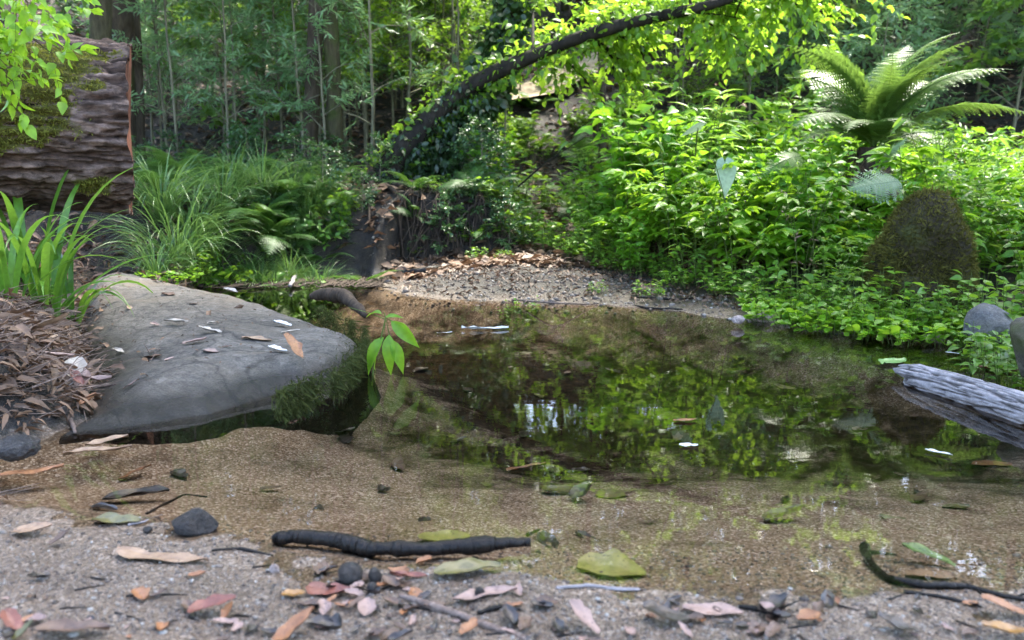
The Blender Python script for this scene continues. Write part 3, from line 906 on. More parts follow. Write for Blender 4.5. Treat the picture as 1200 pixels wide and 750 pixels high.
def palm_herb(seed, h, nst, leaf, mat, name):
    """stems carrying palmate leaves of five leaflets"""
    g = np.random.default_rng(seed)
    lf, st = MB(), MB()
    for k in range(nst):
        a = g.uniform(0, 6.28)
        b = np.array([math.cos(a) * .05, math.sin(a) * .05, -.02])
        hh = h * g.uniform(.5, 1.1)
        lean = np.array([math.cos(a), math.sin(a), 0]) * g.uniform(.05, .35)
        t = np.linspace(0, 1, 6)
        path = b + np.outer(t, [0, 0, hh]) + np.outer(t ** 2, lean)
        tube(st, path, np.linspace(.004, .0018, 6), 4, .5, False)
        for i in range(int(4 + hh / .1)):
            q = g.uniform(.35, 1)
            pos = b + np.array([0, 0, hh]) * q + lean * q * q
            an = g.uniform(0, 6.28)
            d0 = nrm(np.array([math.cos(an), math.sin(an), .35]))
            pl = leaf * g.uniform(.5, 1.1)
            tip = pos + d0 * pl
            twigs(st, pos[None], tip[None], .0012, .0008)
            up = nrm(np.array([0, 0, 1.0]) + g.normal(0, .25, 3))
            sx = nrm(np.cross(up, d0))
            for w_, s_ in ((-1.25, .7), (-.6, .95), (0, 1.1), (.6, .95), (1.25, .7)):
                d = d0 * math.cos(w_) + sx * math.sin(w_) + np.array([0, 0, -.2])
                leafs(lf, T_OV, tip[None], d[None], up[None], leaf * s_ * g.uniform(.85, 1.1), g.random(1), .8)
    return lf.data(name + '_foliage', mat), st.data(name + '_stem', M['stem'])
def low_data(seed, h, n, leaf, T, mat, name, rad=.14):
    g = np.random.default_rng(seed)
    lf, st = MB(), MB()
    for k in range(n):
        a, rr = g.uniform(0, 6.28), rad * math.sqrt(g.random())
        b = np.array([math.cos(a) * rr, math.sin(a) * rr, -.01])
        hh = h * g.uniform(.4, 1.15)
        tip = b + np.array([math.cos(a) * g.uniform(0, .05), math.sin(a) * g.uniform(0, .05), hh])
        twigs(st, b[None], tip[None], .0014, .0008)
        for i in range(g.integers(3, 7)):
            q = g.uniform(.35, 1)
            an = g.uniform(0, 6.28)
            leafs(lf, T, (b + (tip - b) * q)[None], np.array([[math.cos(an), math.sin(an), g.normal(.25, .25)]]), (np.array([0, 0, 1.0]) + g.normal(0, .3, 3))[None], leaf * g.uniform(.6, 1.2), g.random(1))
    return lf.data(name + '_foliage', mat), st.data(name + '_stem', M['stem'])
def frond_data(seed, L, mat, name, npin=24, arch=.55, wmax=.2, pinn=9, droop=0.0):
    """one fern frond along +X, arching; bipinnate"""
    g = np.random.default_rng(seed)
    lf = MB()
    t = np.linspace(0, 1, 16)
    ang = np.linspace(arch, arch - 1.7 * arch - droop, 16)
    dx = np.cos(ang) * L / 15; dz = np.sin(ang) * L / 15
    path = np.stack([np.concatenate([[0], np.cumsum(dx)[:-1]]), 0 * t, np.concatenate([[0], np.cumsum(dz)[:-1]])], -1)
    tube(lf, path, np.linspace(.006, .0015, 16) * L, 4, .2, False)
    ps, ds, ns, ss = [], [], [], []
    for k in range(npin):
        q = .13 + .86 * (k + .5) / npin
        c = np.array([np.interp(q, t, path[:, j]) for j in range(3)])
        an = np.interp(q, t, ang)
        fw = np.array([math.cos(an), 0, math.sin(an)]); up = np.array([-math.sin(an), 0, math.cos(an)])
        pl = L * wmax * (math.sin(math.pi * min(1, (q * .93 + .1)) ** .85)) ** .8 * g.uniform(.9, 1.08)
        for sg in (1, -1):
            d = nrm(np.array([0, sg, 0]) * 1.0 + fw * .38 + up * -.10 + g.normal(0, .05, 3))
            for m_ in range(pinn):
                u = (m_ + .4) / pinn
                base = c + d * pl * u + np.array([0, 0, -.12 * pl * u * u])
                w_ = pl * .26 * (1 - u * .82) + .002
                pdir = np.cross(up, d)
                for s2 in (1, -1):
                    ps.append(base); ds.append(pdir * s2 + d * .45); ns.append(up); ss.append(w_)
            ps.append(c + d * pl * .9 + np.array([0, 0, -.1 * pl])); ds.append(d); ns.append(up); ss.append(pl * .16)
    leafs(lf, T_PIN, np.array(ps), np.array(ds), np.array(ns), np.array(ss), np.clip(g.normal(.5, .2, len(ps)), 0, 1), 1.6)
    return lf.data(name, mat)
def blades_data(seed, n, L, wid, mat, name, spread=.9, seg=9, droop=1.0, base=.06):
    g = np.random.default_rng(seed)
    mb = MB()
    for k in range(n):
        a = g.uniform(0, 6.28)
        l = L * g.uniform(.55, 1.1)
        el = g.uniform(.75, 1.5)
        t = np.linspace(0, 1, seg)
        an = el - droop * g.uniform(.6, 1.6) * t ** 1.4 * 1.6
        x = np.concatenate([[0], np.cumsum(np.cos(an) * l / (seg - 1))[:-1]]) * spread
        z = np.concatenate([[0], np.cumsum(np.sin(an) * l / (seg - 1))[:-1]])
        b = np.array([math.cos(a), math.sin(a), 0]) * g.uniform(0, base)
        dirv = np.array([math.cos(a), math.sin(a), 0]); sd_ = np.array([-math.sin(a), math.cos(a), 0])
        c = b + x[:, None] * dirv + z[:, None] * np.array([0, 0, 1.0])
        w_ = wid * g.uniform(.7, 1.2) * np.minimum(1, np.minimum(.5 + 2.5 * t, (1 - t) * 2.2 + .02))
        tw = g.normal(0, .35)
        sv = nrm(sd_ + np.array([0, 0, tw]))
        v = np.stack([c - sv * w_[:, None], c + np.array([0, 0, -1]) * (w_ * .35)[:, None], c + sv * w_[:, None]], 1).reshape(-1, 3)
        i = np.arange(seg - 1)[:, None] * 3
        j = np.arange(2)[None, :]
        mb.add(v, np.stack([i + j, i + j + 1, i + 4 + j, i + 3 + j], -1).reshape(-1, 4), g.random())
    return mb.data(name, mat)
def tree_data(seed, height, r0, T, leaf, mat, bark, name, lean=(0, 0), nbr=14, blen=.9, ntw=10, tlen=.3, k=9, start=.3, droop=.2, upb=.5, width=1.0, wig=.05, sides=7):
    g = np.random.default_rng(seed)
    lf, tr = MB(), MB()
    n = 14
    t = np.linspace(0, 1, n)
    wob = np.cumsum(g.normal(0, wig * height / n, (n, 2)), 0)
    wob -= wob[0]
    path = np.stack([lean[0] * t ** 1.3 + wob[:, 0], lean[1] * t ** 1.3 + wob[:, 1], height * t - .1], -1)
    rad = r0 * (1 - .8 * t) * (1 + .35 * np.exp(-t * 14))
    tube(tr, path, rad, sides, .5, True, .12 if r0 > .04 else 0, seed)
    for b in range(nbr):
        q = start + (1 - start) * ((b + g.random()) / nbr)
        o = np.array([np.interp(q, t, path[:, j]) for j in range(3)])
        a = b * 2.4 + g.normal(0, .4)
        l = blen * (1.15 - .75 * (q - start) / (1 - start + 1e-6)) * g.uniform(.7, 1.25)
        d = nrm(np.array([math.cos(a), math.sin(a), upb + g.normal(0, .15)]))
        tt = np.linspace(0, 1, 6)
        bp = o + np.outer(tt, d) * l + np.outer(tt ** 2, [0, 0, -droop * l]) + np.cumsum(g.normal(0, .03 * l, (6, 3)), 0) * tt[:, None]
        rb = max(.0025, np.interp(q, t, rad) * .5)
        tube(tr, bp, np.linspace(rb, rb * .3, 6), 4, .5, False)
        u = np.clip(1 - np.abs(g.normal(0, .38, ntw)), .08, 1)
        tp = np.stack([np.interp(u, tt, bp[:, j]) for j in range(3)], -1)
        td = d + g.normal(0, .55, (ntw, 3)) + np.array([0, 0, .1])
        sprays(lf, tr, tp, td, tlen * g.uniform(.6, 1.3, ntw), k, T, leaf, droop, .85, max(.0015, .004 * tlen), g, width)
    return tr.data(name + '_trunk', bark), lf.data(name + '_crown', mat)
def plant(name, label, cat, datas, parts=('foliage', 'stem'), group=None):
    if len(datas) == 1:
        return tag(mkobj(name, datas[0]), label, cat, group)
    o = thing(name, label, cat, (0, 0, 0), (0, 0, 0), group)
    for d, p in zip(datas, parts):
        mkobj(p, d, o)
    return o
class Kind:
    """prototypes of one kind; first use moves the prototype, later uses copy it"""
    def __init__(self, protos): self.p, self.used, self.k = protos, [False] * len(protos), 0
    def put(self, loc, rz, scale, label, group=None, which=None, tilt=(0, 0)):
        i = self.k % len(self.p) if which is None else which
        self.k += 1
        o = self.p[i]
        if self.used[i]:
            return dup(o, loc, (tilt[0], tilt[1], rz), scale, label, group)
        self.used[i] = True
        o.location = Vector([float(q) for q in loc]); o.rotation_euler = (tilt[0], tilt[1], rz); o.scale = (float(scale),) * 3
        o['label'] = label
        if group: o['group'] = group
        return o
    def clear(self):
        for u, o in zip(self.used, self.p):
            if not u:
                for c in list(o.children): bpy.data.objects.remove(c)
                bpy.data.objects.remove(o)

K = {}
K['herb'] = Kind([plant('leafy_herb', '', 'plant', herb_data(100 + i, .62, 8, .112, T_NET, M['herb'], 'herb')) for i in range(4)])
K['lime'] = Kind([plant('lime_herb', '', 'plant', palm_herb(130 + i, .62, 8, .095, M['herb2'], 'lime')) for i in range(3)])
K['lance'] = Kind([plant('lance_leaved_herb', '', 'plant', herb_data(150 + i, .72, 6, .15, T_LAN, M['mid'], 'lance', .34, .07)) for i in range(2)])
K['dry'] = Kind([plant('dry_stalk', '', 'plant', herb_data(155 + i, .8, 3, .06, T_LANW, M['litter'], 'dry', .3, .16, False)) for i in range(2)])
K['low'] = Kind([plant('low_herb', '', 'plant', low_data(160 + i, .17, 26, .042, T_OV, M['cover'], 'low')) for i in range(4)])
K['creep'] = Kind([plant('creeping_plant', '', 'plant', low_data(180 + i, .07, 60, .026, T_ROUND, M['herb2'], 'creep')) for i in range(3)])
K['shrub'] = Kind([plant('broadleaf_shrub', '', 'shrub', tree_data(200 + i, 1.5, .018, T_OV, .085, M['mid'], M['sapbark'], 'shrub', (.1, 0), 16, .7, 9, .26, 8, .08, .2, .7), ('stem', 'foliage')) for i in range(3)])
K['dshrub'] = Kind([plant('dark_shrub', '', 'shrub', tree_data(215 + i, 1.2, .016, T_OV, .07, M['dark'], M['sapbark'], 'dshrub', (.1, 0), 16, .55, 9, .24, 8, .05, .3, .6), ('stem', 'foliage')) for i in range(3)])
K['bshrub'] = Kind([plant('bluish_shrub', '', 'shrub', tree_data(225 + i, 2.2, .025, T_LAN, .12, M['blue'], M['sapbark'], 'bshrub', (.1, 0), 20, .9, 10, .32, 8, .1, .4, .6, 1.4), ('stem', 'foliage')) for i in range(3)])
K['bamboo'] = Kind([plant('slender_sapling', '', 'tree', tree_data(240 + i, 3.4 + .3 * i, .012, T_LAN2, .078, M['blue'], M['sapbark'], 'sapling', (.25 - .1 * i, .05), 26, .45, 7, .20, 11, .12, .35, .8, 1.2, .03, 5), ('trunk', 'crown')) for i in range(4)])
K['sapling'] = Kind([plant('leafy_sapling', '', 'tree', tree_data(260 + i, 3.0 + .4 * i, .012, T_OV2, .058, M['crown'], M['sapbark'], 'leafy_sapling', (.2 - .15 * i, 0), 20, .55, 7, .24, 9, .15, .2, .6, 1.0, .05, 5), ('trunk', 'crown')) for i in range(4)])
K['tree'] = Kind([plant('broadleaf_tree', '', 'tree', tree_data(280 + i, 6.5, .09, T_OV2, .13, M['crown' if i < 2 else 'mid'], M['bark'], 'broadleaf_tree', (.5 - .5 * i, 0), 30, 1.9, 16, .6, 10, .18, .2, .45), ('trunk', 'crown')) for i in range(3)])
K['btree'] = Kind([plant('bluish_tree', '', 'tree', tree_data(300 + i, 6.0, .08, T_LAN, .2, M['pale' if i else 'blue'], M['bark'], 'bluish_tree', (.3, 0), 30, 1.7, 16, .55, 10, .15, .4, .4, 1.5), ('trunk', 'crown')) for i in range(2)])
FROND = frond_data(1, 1.0, M['fern'], 'fern_frond', 22, .7, .2, 8, .35)
FROND_T = frond_data(2, 1.0, M['tfern'], 'tree_fern_frond', 26, .75, .19, 9, .25)
FROND_D = frond_data(6, 1.0, leafmat('dead_frond', (.05, .028, .014), (.14, .08, .04), tfac=.2, rough=.7), 'dead_frond', 18, .3, .13, 7, .5)
FROND_S = frond_data(4, 1.0, M['silver'], 'silver_frond', 20, .15, .27, 9, .05)
def fern_proto(seed, n, mesh, L, el=(.0, .5)):
    g = np.random.default_rng(seed)
    o = thing('fern', '', 'fern')
    for k in range(n):
        mkobj('frond', mesh, o, (0, 0, 0), (g.normal(0, .2), -g.uniform(*el), k * 6.283 / n + g.normal(0, .25)), L * g.uniform(.7, 1.1))
    return o
K['fern'] = Kind([fern_proto(1, 8, FROND, .5), fern_proto(2, 9, FROND, .5, (-.1, .6)), fern_proto(3, 7, FROND, .55)])
TUS = [plant('sedge_tussock', '', 'grass', [blades_data(320 + i, 170, .62, .0032, M['blade'], 'sedge', .85, 9, 1.0)], ('blades',)) for i in range(2)]
K['sedge'] = Kind(TUS)
K['strap'] = Kind([plant('strap_leaf_plant', '', 'plant', [blades_data(330 + i, 17, .68, .012, M['iris'], 'strap', .8, 12, .95, .05)], ('blades',)) for i in range(2)])

# ------------------------------------------------------------------ planting
g = np.random.default_rng(99)
FRONT = np.array([(-.5, 5.1), (-.14, 5.0), (.12, 5.15), (.24, 5.05), (.36, 4.6), (.56, 4.25), (.75, 3.98), (.93, 3.75), (1.06, 3.5), (1.3, 3.1), (1.55, 2.95), (1.9, 2.85), (4, 2.8)])
def front(x): return float(np.interp(x, FRONT[:, 0], FRONT[:, 1]))
def ground(x, y): return (x, y, tz(x, y))
def zone(x, y):
    px = 600 + x / (y * CP + 0) * 1000
    if px < 640: return 'at the left end of the gravel bank' if y < 5.6 else 'under the leaning tree'
    if px < 800: return 'along the back of the gravel bank' if y < 5.0 else 'on the slope behind the gravel bank'
    if px < 930: return 'in front of the grey arum leaf' if y < 4.0 else 'around the grey arum leaf' if y < 5.3 else 'on the slope below the pale path'
    if px < 1030: return 'left of the domed mossy rock' if y < 4.2 else 'below the tree fern' if y < 5.2 else 'behind the tree fern'
    if px < 1150: return 'behind the domed mossy rock' if y > 3.4 else 'at the foot of the domed mossy rock'
    return 'right of the domed mossy rock' if y < 4.6 else 'at the far right edge behind the domed rock'
def poisson(n, fx, mind, tries=8000):
    pts = []
    for _ in range(tries):
        p = fx()
        if p is None: continue
        if all((p[0] - q[0]) ** 2 + (p[1] - q[1]) ** 2 > mind ** 2 for q in pts):
            pts.append(p)
            if len(pts) >= n: break
    return pts
def nearstump(x, y, r=.27): return (x - STUMP[0]) ** 2 + (y - STUMP[1]) ** 2 < r * r
def f1():
    x, y = g.uniform(-.2, 3.6), g.uniform(3.2, 6.6)
    if y > 5.6 and x / y < .15: return None
    if y > 5.2 and x / y < .2 and g.random() < .6: return None
    if (x - .98) ** 2 + (y - 3.72) ** 2 < .012: return None
    if y < front(x) + .12 or nearstump(x, y) or (y < STUMP[1] and abs(x - STUMP[0]) < .33): return None
    if x > y * .75: return None
    return (x, y)
for x, y in poisson(165, f1, .155):
    dd = y - front(x)
    s = (.5 + .62 * min(1, dd / .9)) * g.uniform(.8, 1.15)
    if x / y > .30: s *= .72
    if x / y < .12: s *= .72
    if dd < .3: s *= .75
    u_ = g.random()
    sw = 'tall ' if s > .95 else 'knee-high ' if s > .7 else 'short '
    if u_ < .17: K['lance'].put(ground(x, y), g.uniform(0, 6.28), s * 1.05, sw + 'mid-green herb with long narrow leaves ' + zone(x, y), 'lance-leaved herbs on the right bank')
    elif u_ < .22: K['dry'].put(ground(x, y), g.uniform(0, 6.28), s * 1.1, sw + 'dry brown stalk among herbs ' + zone(x, y), 'dry stalks on the right bank')
    elif u_ < .66: K['herb'].put(ground(x, y), g.uniform(0, 6.28), s * (1.0), sw + 'bright green nettle-like herb ' + zone(x, y), 'green herbs on the right bank')
    else: K['lime'].put(ground(x, y), g.uniform(0, 6.28), s * 1.05, sw + 'lime green plant with fingered leaves ' + zone(x, y), 'lime green herbs on the right bank')
def f2():
    x = g.uniform(-.15, 2.4)
    y = front(x) + (g.uniform(.04, .3) if x < 1.1 else g.uniform(-.12, .28))
    if tz(x, y) < .004 or nearstump(x, y, .2) or (x < .9 and y < front(x) - .02): return None
    return (x, y)
for x, y in poisson(60, f2, .095):
    K['low'].put(ground(x, y), g.uniform(0, 6.28), g.uniform(.4, 1.15), 'low small-leaved herb ' + ('at the water edge ' if y < front(x) else '') + zone(x, y), 'low herbs along the right shore')
def f3():
    x = g.uniform(1.08, 2.6)
    y = front(x) + g.uniform(-.3, .05)
    if tz(x, y) < .005: return None
    return (x, y)
for x, y in poisson(45, f3, .085):
    K['creep'].put(ground(x, y), g.uniform(0, 6.28), g.uniform(.7, 1.2), 'tiny yellow-green creeping plant ' + zone(x, y), 'creeping plants at the waterline')
# tiny seedlings on the gravel
for px, py in ((487, 300), (515, 292), (505, 297), (530, 288), (603, 338), (560, 305), (590, 308), (640, 300), (612, 336), (700, 330), (760, 333)):
    p = G(px, py, .08)
    K['low'].put(ground(p[0], p[1]), g.uniform(0, 6.28), g.uniform(.3, .5), 'small yellow-green seedling clump growing out of the gravel bank', 'seedlings on the gravel bank')

# tree fern
def tree_fern():
    b = P(1012, 250, 4.5)
    z0 = tz(b[0], 4.5)
    o = thing('tree_fern', 'tree fern with a dark fibrous trunk and arching olive fronds', 'tree fern', (b[0], 4.5, z0))
    ztop = P(1012, 172, 4.5)[2] - z0
    tr = MB()
    t = np.linspace(0, 1, 14)
    tube(tr, np.stack([.03 * np.sin(t * 2), 0 * t, -.05 + (ztop + .05) * t], -1), .105 - .02 * t, 20, .5, True, .2, 5)
    gg = np.random.default_rng(8)
    a = gg.uniform(0, 6.28, 900); zz = gg.uniform(0, ztop, 900)
    dirs = np.stack([np.cos(a), np.sin(a), 0 * a], -1)
    leafs(tr, T_LAN2, dirs * .09 + np.stack([0 * a, 0 * a, zz], -1), dirs * .5 + np.array([0, 0, -.8]) + gg.normal(0, .2, (900, 3)), dirs, gg.uniform(.03, .09, 900), gg.random(900), .5)
    mkobj('trunk', tr.data('trunk', M['root']), o)
    for k in range(11):
        mkobj('dead_frond', FROND_D, o, (.05 * math.cos(k * .6), .05 * math.sin(k * .6), ztop - .06), (gg.normal(0, .3), gg.uniform(.8, 1.25), k * .571 + gg.normal(0, .2)), gg.uniform(.4, .62))
    for k in range(30):
        up = gg.uniform(.5, 1.7) if k % 4 else gg.uniform(-.3, .3)
        mkobj('frond', FROND_T, o, (.03, 0, ztop - .02), (gg.normal(0, .25), -up * .6, k * 2.4 + gg.normal(0, .2)), gg.uniform(.5, .9))
    return o
tree_fern()
def frond_thing(label, px, py, Y, qx, qy, Y2, L=None, mesh=FROND_S, roll=0.0, name='fern_frond', cat='fern frond'):
    a, b = P(px, py, Y), P(qx, qy, Y2)
    d = Vector(b - a)
    o = thing(name, label, cat, a)
    q = d.to_track_quat('X', 'Z')
    o.rotation_mode = 'XYZ'
    o.rotation_euler = (q @ Euler((roll, 0, 0)).to_quaternion()).to_euler()
    l = d.length if L is None else L
    mkobj('frond', mesh, o, (0, 0, 0), (0, 0, 0), l)
    # its stalk runs down to the ground
    s = MB()
    f = o.matrix_basis.inverted() @ Vector((a[0] - .05, a[1] + .12, tz(a[0] - .05, a[1] + .12)))
    pth = np.array([np.array(f) * k + np.array([0, 0, .06 * math.sin(math.pi * k)]) for k in np.linspace(0, 1, 8)])
    tube(s, pth, np.linspace(.003, .005, 8), 5, .3, False)
    mkobj('stalk', s.data('stalk', M['stem']), o)
    return o
frond_thing('upper silvery fern frond right of the tree fern trunk', 1026, 200, 4.0, 1066, 160, 3.9, roll=.9)
frond_thing('lower silvery fern frond spread above the domed mossy rock', 1062, 212, 3.75, 990, 224, 3.6, roll=-.8)
frond_thing('pale green fern frond left of the tree fern trunk', 952, 190, 4.2, 880, 216, 4.0, mesh=FROND_T, roll=-.6)
# two arum leaves
def arum(label, px, py, Y, size, tilt):
    c = P(px, py, Y)
    gz = tz(c[0], Y + .1)
    o = thing('arum_leaf', label, 'leaf', (c[0], Y + .1, gz))
    st = MB()
    top = np.array([0, -.1, c[2] - gz])
    tube(st, np.array([[.05, .25, -.02], [.05, .22, top[2] * .5], [.03, .06, top[2] * .97], top]), [.006, .005, .004, .003], 6)
    mkobj('stalk', st.data('stalk', M['stem']), o)
    rows = [(-.22, .10, .22), (-.12, .28, .30), (0, .36, .36), (.2, .36, .36), (.45, .28, .28), (.7, .17, .17), (.88, .07, .07)]
    v, f = [], []
    for t, w_, _ in rows:
        for k in range(-3, 4):
            y_ = w_ * k / 3
            lob = -.10 * (abs(k) / 3) if t < 0 else 0
            v.append((t + lob + (.12 if (t < 0 and abs(k) < 1) else 0), y_, .12 * abs(y_) - .18 * t * t))
    for i in range(len(rows) - 1):
        for k in range(6):
            f.append((i * 7 + k, i * 7 + k + 1, (i + 1) * 7 + k + 1, (i + 1) * 7 + k))
    v.append((1.05, 0, -.2))
    for k in range(6): f.append(((len(rows) - 1) * 7 + k, (len(rows) - 1) * 7 + k + 1, len(v) - 1))
    mb = MB(); mb.add(np.array(v) * size, f)
    l = mkobj('leaf_blade', mb.data('leaf_blade', M['sheen']), o, top, tilt)
    return o
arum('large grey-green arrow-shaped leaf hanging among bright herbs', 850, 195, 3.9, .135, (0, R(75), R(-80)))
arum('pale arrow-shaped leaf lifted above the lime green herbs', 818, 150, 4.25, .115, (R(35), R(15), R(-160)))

# left bank
def put_fern(px, py, Y, s, label, tilt=(0, 0), rz=None, z=None):
    p = P(px, py, Y)
    K['fern'].put((p[0], Y, tz(p[0], Y) if z is None else z), g.uniform(0, 6.28) if rz is None else rz, s, label, 'ferns on the left bank', None, tilt)
put_fern(300, 262, 4.75, .95, 'green fern drooping over the undercut bank right of the sedge')
put_fern(335, 255, 5.0, .9, 'fern on the bank top between the sedge and the mossy trunks')
put_fern(255, 258, 4.7, .8, 'fern rising behind the sedge tussock')
put_fern(185, 175, 4.6, .9, 'bluish fern behind the sawn end of the big log')
put_fern(225, 205, 5.4, 1.0, 'fern in the shade behind the sedge and big log')
put_fern(605, 215, 5.9, .8, 'pale fern at the foot of the leaning tree')
put_fern(690, 215, 6.3, .8, 'fern on the brown slope right of the leaning tree')
def put_sedge(px, py, Y, s, label, tilt=(0, 0)):
    p = P(px, py, Y)
    K['sedge'].put((p[0], Y, tz(p[0], Y)), g.uniform(0, 6.28), s, label, 'sedge tussocks on the left bank', None, tilt)
put_sedge(205, 262, 4.25, 1.0, 'large arching sedge tussock beside the sawn log end')
put_sedge(245, 275, 4.55, .85, 'sedge tussock hanging over the channel behind the slab')
put_sedge(180, 285, 4.0, .6, 'small sedge tussock below the sawn log end')
put_sedge(280, 265, 4.95, .7, 'sedge tussock between the ferns on the bank')
for k, (px, py, Y, s, lb) in enumerate([(45, 285, 2.75, 1.0, 'strap-leaved plant with long arching blades in front of the big log'), (5, 285, 2.6, .85, 'strap-leaved plant at the left edge below the big log'),
                                        (75, 288, 3.0, .8, 'strap-leaved plant under the sawn end of the big log'), (25, 262, 2.9, 1.05, 'tall strap-leaved plant against the mossy side of the big log')]):
    p = P(px, py, Y)
    K['strap'].put((p[0], Y, tz(p[0], Y) - .01), k * 1.7, s, lb, 'strap-leaved plants by the log')
for k, (px, py, Y, s) in enumerate([(150, 300, 3.7, .9), (175, 303, 3.85, .8), (195, 308, 3.95, .9), (135, 292, 3.6, .8), (165, 290, 3.9, 1.0), (215, 300, 4.2, .8), (120, 285, 3.5, .7), (35, 305, 2.75, .5)]):
    p = P(px, py, Y)
    K['low' if k % 2 else 'creep'].put(ground(p[0], Y), g.uniform(0, 6.28), s, ['yellow-green creeping patch at the back edge of the rock slab', 'low bright herb between the rock slab and the sedge'][k % 2], 'small plants behind the slab')
for k in range(12):
    x, y = g.uniform(-2.4, -.15), g.uniform(5.3, 6.6)
    K['dshrub'].put(ground(x, y), g.uniform(0, 6.28), g.uniform(.2, .36), 'dark leafy bush on the bank above the channel' if y < 5.4 else 'dark leafy bush in the thicket behind the channel', 'dark bushes on the far bank')

# ------------------------------------------------------------------ trees
def bent_tree(name, label, pts, rads, bark, crownfn=None, cat='tree', lump=.14, sides=14, crown_mat='crown', crown_name='crown'):
    pts = np.array(pts)
    t = np.linspace(0, 1, len(pts)); tt = np.linspace(0, 1, 44)
    # smooth (Catmull-like via cubic interpolation of cumulative)
    path = np.stack([np.interp(tt, t, pts[:, j]) for j in range(3)], -1)
    for _ in range(6):
        path[1:-1] = (path[:-2] + 2 * path[1:-1] + path[2:]) / 4
    rad = np.interp(tt, t, rads)
    o = thing(name, label, cat, path[0])
    tr = MB()
    lf = MB() if crownfn else None
    tube(tr, path - path[0], rad, sides, .5, True, lump, 3)
    if crownfn: crownfn(path - path[0], rad, lf, tr)
    mkobj('trunk', tr.data('trunk', M[bark]), o)
    if crownfn: mkobj(crown_name, lf.data(crown_name, M[crown_mat]), o)
    return o
def lean_crown(path, rad, lf, tr):
    gg = np.random.default_rng(12)
    n = 1500
    i = (gg.random(n) ** 1.4 * 34).astype(int)
    a = gg.uniform(0, 6.28, n)
    off = np.stack([np.cos(a), gg.normal(0, .4, n), np.sin(a)], -1)
    leafs(lf, T_OV, path[i] + off * (rad[i] + np.abs(gg.normal(0, .04, n)))[:, None], off + gg.normal(0, .5, (n, 3)) + [0, 0, -.4], off + gg.normal(0, .4, (n, 3)), gg.uniform(.03, .06, n), gg.random(n) * .5)
    for b in range(32):
        q = gg.uniform(.5, 1.0)
        i = int(q * (len(path) - 1))
        o = path[i]
        a = gg.uniform(0, 6.28)
        d = nrm(np.array([.5 * math.cos(a) + .45, .7 * abs(math.sin(a)) + .12, gg.uniform(-.1, .7)]))
        l = gg.uniform(.5, 1.0)
        tt = np.linspace(0, 1, 6)
        bp = o + np.outer(tt, d) * l + np.outer(tt ** 2, [0, 0, -.25 * l])
        tube(tr, bp, np.linspace(max(.006, rad[i] * .35), .002, 6), 5, .5, False)
        n = 10
        u = gg.uniform(.2, 1, n)
        tp = np.stack([np.interp(u, tt, bp[:, j]) for j in range(3)], -1)
        sprays(lf, tr, tp, d * .6 + gg.normal(0, .6, (n, 3)), gg.uniform(.2, .42, n), 13, T_OV, .062, .3, .85, .0018, gg)
LEAN = bent_tree('leaning_tree', 'dark tree leaning far right over the pool, its trunk bending into a branch',
          [np.array([P(438, 245, 5.6)[0], 5.6, tz(P(438, 245, 5.6)[0], 5.6) - .1]), P(450, 205, 5.6), P(490, 152, 5.65), P(530, 115, 5.7), P(572, 88, 5.7), P(630, 62, 5.6), P(700, 36, 5.5), P(770, 19, 5.4), P(830, 8, 5.35), P(900, -15, 5.3), P(960, -40, 5.3)],
          [.12, .09, .072, .06, .05, .044, .04, .036, .03, .02, .01], 'barkdark', lean_crown, lump=.3)
def lean_ivy():
    gg = np.random.default_rng(14)
    pts = np.array([P(438, 235, 5.6), P(450, 205, 5.6), P(490, 152, 5.65), P(530, 115, 5.7), P(572, 88, 5.7)]) - np.array(LEAN.location)
    n = 3400
    u = gg.random(n) ** 1.15 * 3.6
    k = u.astype(int); q = pts[k] + (pts[k + 1] - pts[k]) * (u - k)[:, None]
    down = gg.exponential(.13, n) * (1 + .4 * (u > .6))
    pos = q + gg.normal(0, .06, (n, 3)) + np.stack([.25 * down, 0 * down, -down], -1)
    pos[:, 2] = np.maximum(pos[:, 2], 0.02)
    mb = MB()
    leafs(mb, T_OV2, pos, gg.normal(0, .6, (n, 3)) + [0, -.3, -.6], gg.normal(0, .5, (n, 3)) + [0, -.6, .6], gg.uniform(.025, .06, n), gg.random(n))
    mkobj('ivy', mb.data('ivy', M['ivy']), LEAN)
lean_ivy()
def ivy_crown(path, rad, lf, tr):
    gg = np.random.default_rng(13)
    n = 2600
    i = gg.integers(2, len(path) - 1, n)
    a = gg.uniform(0, 6.28, n)
    off = np.stack([np.cos(a), np.sin(a), gg.normal(0, .4, n)], -1)
    pos = path[i] + off * (rad[i] * 1.0 + np.abs(gg.normal(0, .06, n)))[:, None]
    leafs(lf, T_ROUND, pos, off * .6 + gg.normal(0, .5, (n, 3)) + np.array([0, 0, -.6]), off + gg.normal(0, .4, (n, 3)), gg.uniform(.03, .07, n), gg.random(n))
def bx(px, Y): return P(px, 200, Y)[0]
bent_tree('ivy_covered_tree', 'dark ivy-smothered trunk leaning beside the longer leaning tree',
          [np.array([bx(500, 5.9), 5.9, tz(bx(500, 5.9), 5.9) - .1]), P(512, 190, 5.9), P(540, 140, 5.95), P(566, 105, 6.0), P(590, 60, 6.1), P(600, 0, 6.2), P(612, -80, 6.3)],
          [.16, .14, .12, .10, .05, .035, .02], 'barkdark', ivy_crown, crown_mat='ivy', crown_name='ivy')
